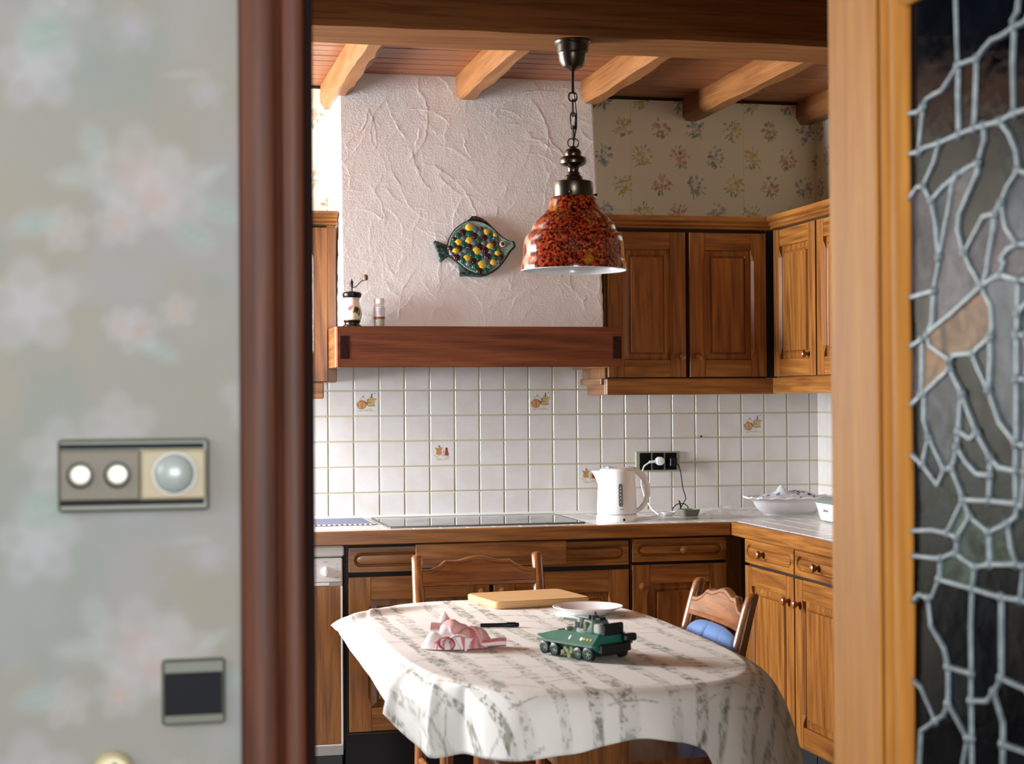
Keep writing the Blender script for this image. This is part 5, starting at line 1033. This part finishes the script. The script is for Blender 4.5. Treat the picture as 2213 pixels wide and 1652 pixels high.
def tank():
    t = thing('toy_armoured_vehicle', 'dark green eight-wheeled toy armoured vehicle with a turret on the table', 'toy', (1.058, 3.862, ZTOP), math.radians(117.3))
    g = mat('dark_green_plastic', (30, 96, 82), .28); g2 = mat('grey_green_plastic', (88, 110, 94), .35); dk = mat('black_green_plastic', (16, 24, 24), .4); ol = mat('olive_plastic', (104, 108, 66), .5); pale = mat('pale_grey_plastic', (170, 176, 166), .25)
    # hull: cross-sections along x (rear -> nose)
    def sec(x, wt, wm, wl, zb, zm, zt): return [(x, -wl, zb), (x, wl, zb), (x, wm, zm), (x, wm, zm+.003), (x, wt, zt), (x, -wt, zt), (x, -wm, zm+.003), (x, -wm, zm)]
    MB().loft([sec(-.098, .036, .058, .040, .030, .036, .060), sec(-.092, .042, .064, .044, .022, .036, .063), sec(.020, .043, .064, .044, .022, .038, .063), sec(.060, .040, .062, .042, .026, .040, .060), sec(.112, .030, .052, .030, .040, .0425, .048), sec(.120, .026, .046, .024, .042, .0435, .0455)]).build('hull', g, t, smooth=20)
    MB().loft([[(x, s*.0645, .0345), (x, s*.0665, .0355), (x, s*.0665, .0395), (x, s*.0645, .0405)] for x in (-.094, .100) for s in (1,)]).build('side_rim', g2, t, smooth=0)
    MB().loft([[(x, -.0645, .0345), (x, -.0665, .0355), (x, -.0665, .0395), (x, -.0645, .0405)] for x in (-.094, .100)]).build('side_rim', g2, t, smooth=0)
    MB().box(-.090, -.040, .012, .070, .040, .0215).build('undercarriage', dk, t, smooth=0)
    MB().loft([[(.060, -.034, .0608), (.060, .034, .0608), (.112, .024, .0492), (.112, -.024, .0492)], [(.060, -.033, .0622), (.060, .033, .0622), (.111, .023, .0506), (.111, -.023, .0506)]]).build('nose_plate', pale, t, smooth=0)
    for s in (1, -1):
        for k, (x, z, r) in enumerate(((-.070, .0175, .0172), (-.036, .0150, .0148), (.048, .0158, .0155), (.083, .0185, .0160))):
            y = s*.052
            wl = MB().lathe([(r*.78, -.0065), (r, -.0055), (r, .0055), (r*.78, .0065), (r*.70, .004), (r*.70, -.004), (r*.78, -.0065)], 26, (x, y, z), 'y', False, False).build('wheel', dk, t)
            mb = MB(); mb.lathe([(.0005, s*.0052), (r*.26, s*.0056), (r*.30, s*.003), (.0005, s*.002)], 14, (x, y, z), 'y'); mb.lathe([(r*.70, s*.001), (r*.70, s*.0055), (r*.62, s*.0058), (r*.60, s*.001)], 26, (x, y, z), 'y', False, False)
            for q in range(6): a = q*PI/3; mb.tube([(x+r*.2*math.cos(a), y+s*.004, z+r*.2*math.sin(a)), (x+r*.66*math.cos(a), y+s*.0045, z+r*.66*math.sin(a))], r*.10, 6)
            mb.build('spoked_hub', g2, wl, smooth=40)
        mb = MB(); rg = random.Random(3)
        for q in range(16): x = rg.uniform(-.016, .028); z = rg.uniform(.006, .024); mb.box(x-.006, s*.040, z-.005, x+.006, s*(.048+rg.uniform(0, .009)), z+.004, b=.001)
        mb.build('suspension_block', ol, t, smooth=0)
    # stickers on the sloping flank seen from the hall
    def flank(x, f, d=.0006): return (x, .0640-.0215*f+d*.76, .0400+.0230*f+d*.65)
    for k in range(3):
        c = flank(-.078+.011*k, .45); pts = []
        for q in range(10): a = q*PI/5; r = .0048 if q % 2 == 0 else .0022; pts.append(flank(-.078+.011*k+r*math.sin(a), .45+r*math.cos(a)/.031, .0010))
        MB().loft([[flank(p[0], .45, .0002) for p in pts], pts]).build('star_sticker', mat('yellow_sticker', (196, 176, 60), .4), t, smooth=0)
    for q, (x, r1, r2) in enumerate(((-.046, .0045, .0045), (-.006, .0026, .0062))):
        pts = [flank(x+r1*math.cos(k*PI/8), .45+r2*math.sin(k*PI/8)/.031, .0010) for k in range(16)]; MB().loft([[flank(x+r1*math.cos(k*PI/8), .45+r2*math.sin(k*PI/8)/.031, .0002) for k in range(16)], pts]).build('white_sticker', white_pl, t, smooth=0)
    # turret
    tu = MB().loft([rrect(.034, .030, .010, .0632), rrect(.034, .030, .010, .070), rrect(.027, .024, .008, .090), rrect(.020, .019, .006, .092)]).xform(Matrix.Translation((-.030, 0, 0))).build('turret', g2, t)
    MB().box(-.016, .017, .066, -.004, .031, .093, b=.002).build('turret_panel', pale, tu, smooth=0); MB().box(-.038, .020, .066, -.026, .032, .088, b=.002).build('turret_panel', ol, tu, smooth=0)
    MB().tube([(.000, .006, .083), (.040, .010, .085), (.062, .012, .0855)], [.0045, .0032, .0026], 10).build('gun_barrel', g2, tu)
    MB().tube([(-.010, -.016, .088), (.050, -.016, .0895)], [.0036, .0028], 8).build('gun_barrel', dk, tu)
    mb = MB(); mb.lathe([(.010, .091), (.010, .099), (.006, .101), (.0005, .101)], 14, (-.040, .004, 0)); mb.box(-.062, -.012, .090, -.046, .010, .098, b=.002); mb.tube([(-.046, .010, .098), (-.048, .012, .112)], .0014, 6); mb.tube([(-.034, -.008, .098), (-.026, -.010, .106)], .002, 6); mb.ball((-.030, .012, .097), .005, 10, 8); mb.build('hatch', dk, tu)
    MB().box(-.020, .033, .072, -.004, .038, .086, b=.002).build('smoke_launcher', dk, tu, smooth=0)
    bx_ = MB().box(-.088, .010, .0632, -.066, .036, .086, b=.003).build('stowage_box', pale, t, smooth=0); MB().box(-.100, -.034, .058, -.0885, .034, .088, b=.004).build('rear_rack', dk, t, smooth=0)
    MB().box(-.118, -.060, .044, -.099, -.020, .062, b=.004).build('rear_step', dk, t, smooth=0); MB().box(-.108, -.050, .020, -.0985, .050, .042, b=.003).build('rear_plate', dk, t, smooth=0)
    MB().ball((.030, .026, .0635), (.010, .008, .006), 12, 6, True).build('hatch', g2, t); MB().lathe([(.007, .0632), (.007, .067), (.0005, .068)], 14, (.046, .008, 0)).build('hatch', g2, t)
tank()

# ------------------------------------------------------------------ chairs
def make_chair(label, loc, rz, half=.199, lean=.085):
    t = thing('dining_chair', label, 'chair', loc, rz, 'wooden kitchen chairs')
    for s in (-1, 1):
        L = []
        for z, dy, wx, wy, dx in ((0, .245, .015, .017, .006), (.20, .212, .0165, .019, .003), (.43, .190, .0185, .022, .0), (.55, .198, .0185, .0215, 0), (.70, .198+lean*.45, .0175, .0195, 0), (.82, .198+lean*.82, .0155, .017, 0), (.853, .198+lean*.95, .0148, .016, 0), (.862, .198+lean, .010, .011, 0)):
            x = s*(half+dx); c = .3
            L.append([(x+wx*1.14*a, dy+wy*b, z) for a, b in ((1, c), (c, 1), (-c, 1), (-1, c), (-1, -c), (-c, -1), (c, -1), (1, -c))])
        MB().loft(L).build('back_post', chair_v, t, smooth=50)
        MB().loft([[(s*(half-.012+d)+w_*a, -.175-e+w_*b, z) for a, b in ((1, .4), (.4, 1), (-.4, 1), (-1, .4), (-1, -.4), (-.4, -1), (.4, -1), (1, -.4))] for z, w_, d, e in ((0, .015, .012, .015), (.2, .018, .006, .006), (.4, .021, 0, 0), (.425, .021, 0, 0))]).build('leg', chair_v, t, smooth=50)
        MB().tube([(s*(half-.004), -.178, .20), (s*(half+.002), .208, .22)], .0115, 10).build('side_stretcher', chair_h, t)
    MB().tube([(-half, -.175, .27), (half, -.175, .27)], .0115, 10).build('front_stretcher', chair_h, t); MB().tube([(-half, .205, .26), (half, .205, .26)], .0115, 10).build('rear_stretcher', chair_h, t)
    MB().loft([[(a*.215*(1 if y < 0 else .93), y, z) for y, a in ((-.215, -1), (-.215, 1), (.178, 1), (.178, -1))] for z in (.4255, .452)]).build('seat', chair_h, t, smooth=0)
    # crest rail: scalloped top edge, gently bowed, scribed beads
    pr = [(0, .815), (.08, .816), (.15, .826), (.195, .838), (.21, .8435), (.25, .842), (.31, .842), (.36, .846), (.44, .8535), (.5, .8555), (.56, .8535), (.64, .846), (.69, .842), (.75, .842), (.79, .8435), (.805, .838), (.85, .826), (.92, .816), (1, .815)]
    us = np.linspace(0, 1, 61); tops = np.interp(us, [p[0] for p in pr], [p[1] for p in pr]); w2 = half-.013; L = []
    for u, zt in zip(us, tops):
        x = -w2+2*w2*u; by = .012*(1-(2*u-1)**2); y = lambda z: .192+lean*(z-.55)/.31*.98+by
        zb = .762; col = []
        for z, d in ((zb, 0), (zb+.004, -.0095), (zb+.013, -.0100), (zb+.0145, -.0080), (zb+.016, -.0095), (zt-.014, -.0095), (zt-.0125, -.0080), (zt-.011, -.0100), (zt-.003, -.0095), (zt, -.002), (zt, .006), (zt-.003, .0095), (zb+.004, .0095)): col.append((x, y(z)+d, z))
        L.append(col)
    MB().loft(L).build('crest_rail', chair_h, t, smooth=28)
    MB().loft([[(-w2+2*w2*u, .192+lean*(z-.55)/.31+.010*(1-(2*u-1)**2)+d, z) for z, d in ((.56, -.008), (.61, -.008), (.61, .008), (.56, .008))] for u in np.linspace(0, 1, 21)]).build('lower_rail', chair_h, t, smooth=30)
    return t
make_chair('scroll-topped wooden chair at the far end of the table, backrest against the hob unit', (1.098, 5.05, 0), 0)
make_chair('scroll-topped wooden chair at the right of the table with a blue cushion on its back', (1.272, 4.245, 0), -PI/2, .203)
def cushion():
    t = thing('back_cushion', 'blue padded cushion leaning on the back of the right chair', 'cushion', (1.490, 4.215, .4525), -PI/2)
    m = speckle('blue_cotton', (92, 118, 166), (104, 130, 176), 200, .9); v = coords(m, (1, 1, 1), False); bump(m, noise(m, v, 900, 2), .4, .001)
    n, k = 64, 44; A, B = np.meshgrid(np.linspace(-1, 1, n), np.linspace(0, 1, k), indexing='ij'); a, b = A.ravel(), B.ravel()
    w_ = .192*(1-.20*np.clip((b-.80)/.20, 0, 1)**2.5); x = a*w_; z = .315*b-.012*abs(a)**3*smoothstep(.7, 1, b)*1.2
    rim = (1-abs(a)**5)*(1-np.clip((b-.5)/.5, 0, 1)**5)*np.clip(b/.1, .0, 1)**.5
    ch = 1-.40*np.exp(-(((a+.05))/.035)**2)-.16*np.exp(-((a-.58)/.03)**2)
    th = .036*np.clip(rim, 0, 1)**.5*ch; y0 = .30*(z-.05)*.28-.004
    F = np.stack([x, y0-th, z], 1); K = np.stack([x, y0+.010*np.clip(rim, 0, 1)**.5+.002, z], 1)
    mb = grid_mesh(F, n, k); off = len(mb.v); mb2 = grid_mesh(K, n, k); mb.v += mb2.v; mb.f += [tuple(off+i for i in f[::-1]) for f in mb2.f]; mb.m = [0]*len(mb.f)
    for i in range(n-1):
        for j in (0, k-1): mb.f.append((i*k+j, (i+1)*k+j, off+(i+1)*k+j, off+i*k+j)); mb.m.append(0)
    for j in range(k-1):
        for i in (0, n-1): mb.f.append((i*k+j, i*k+j+1, off+i*k+j+1, off+i*k+j)); mb.m.append(0)
    mb.build('padding', m, t, smooth=70)
cushion()
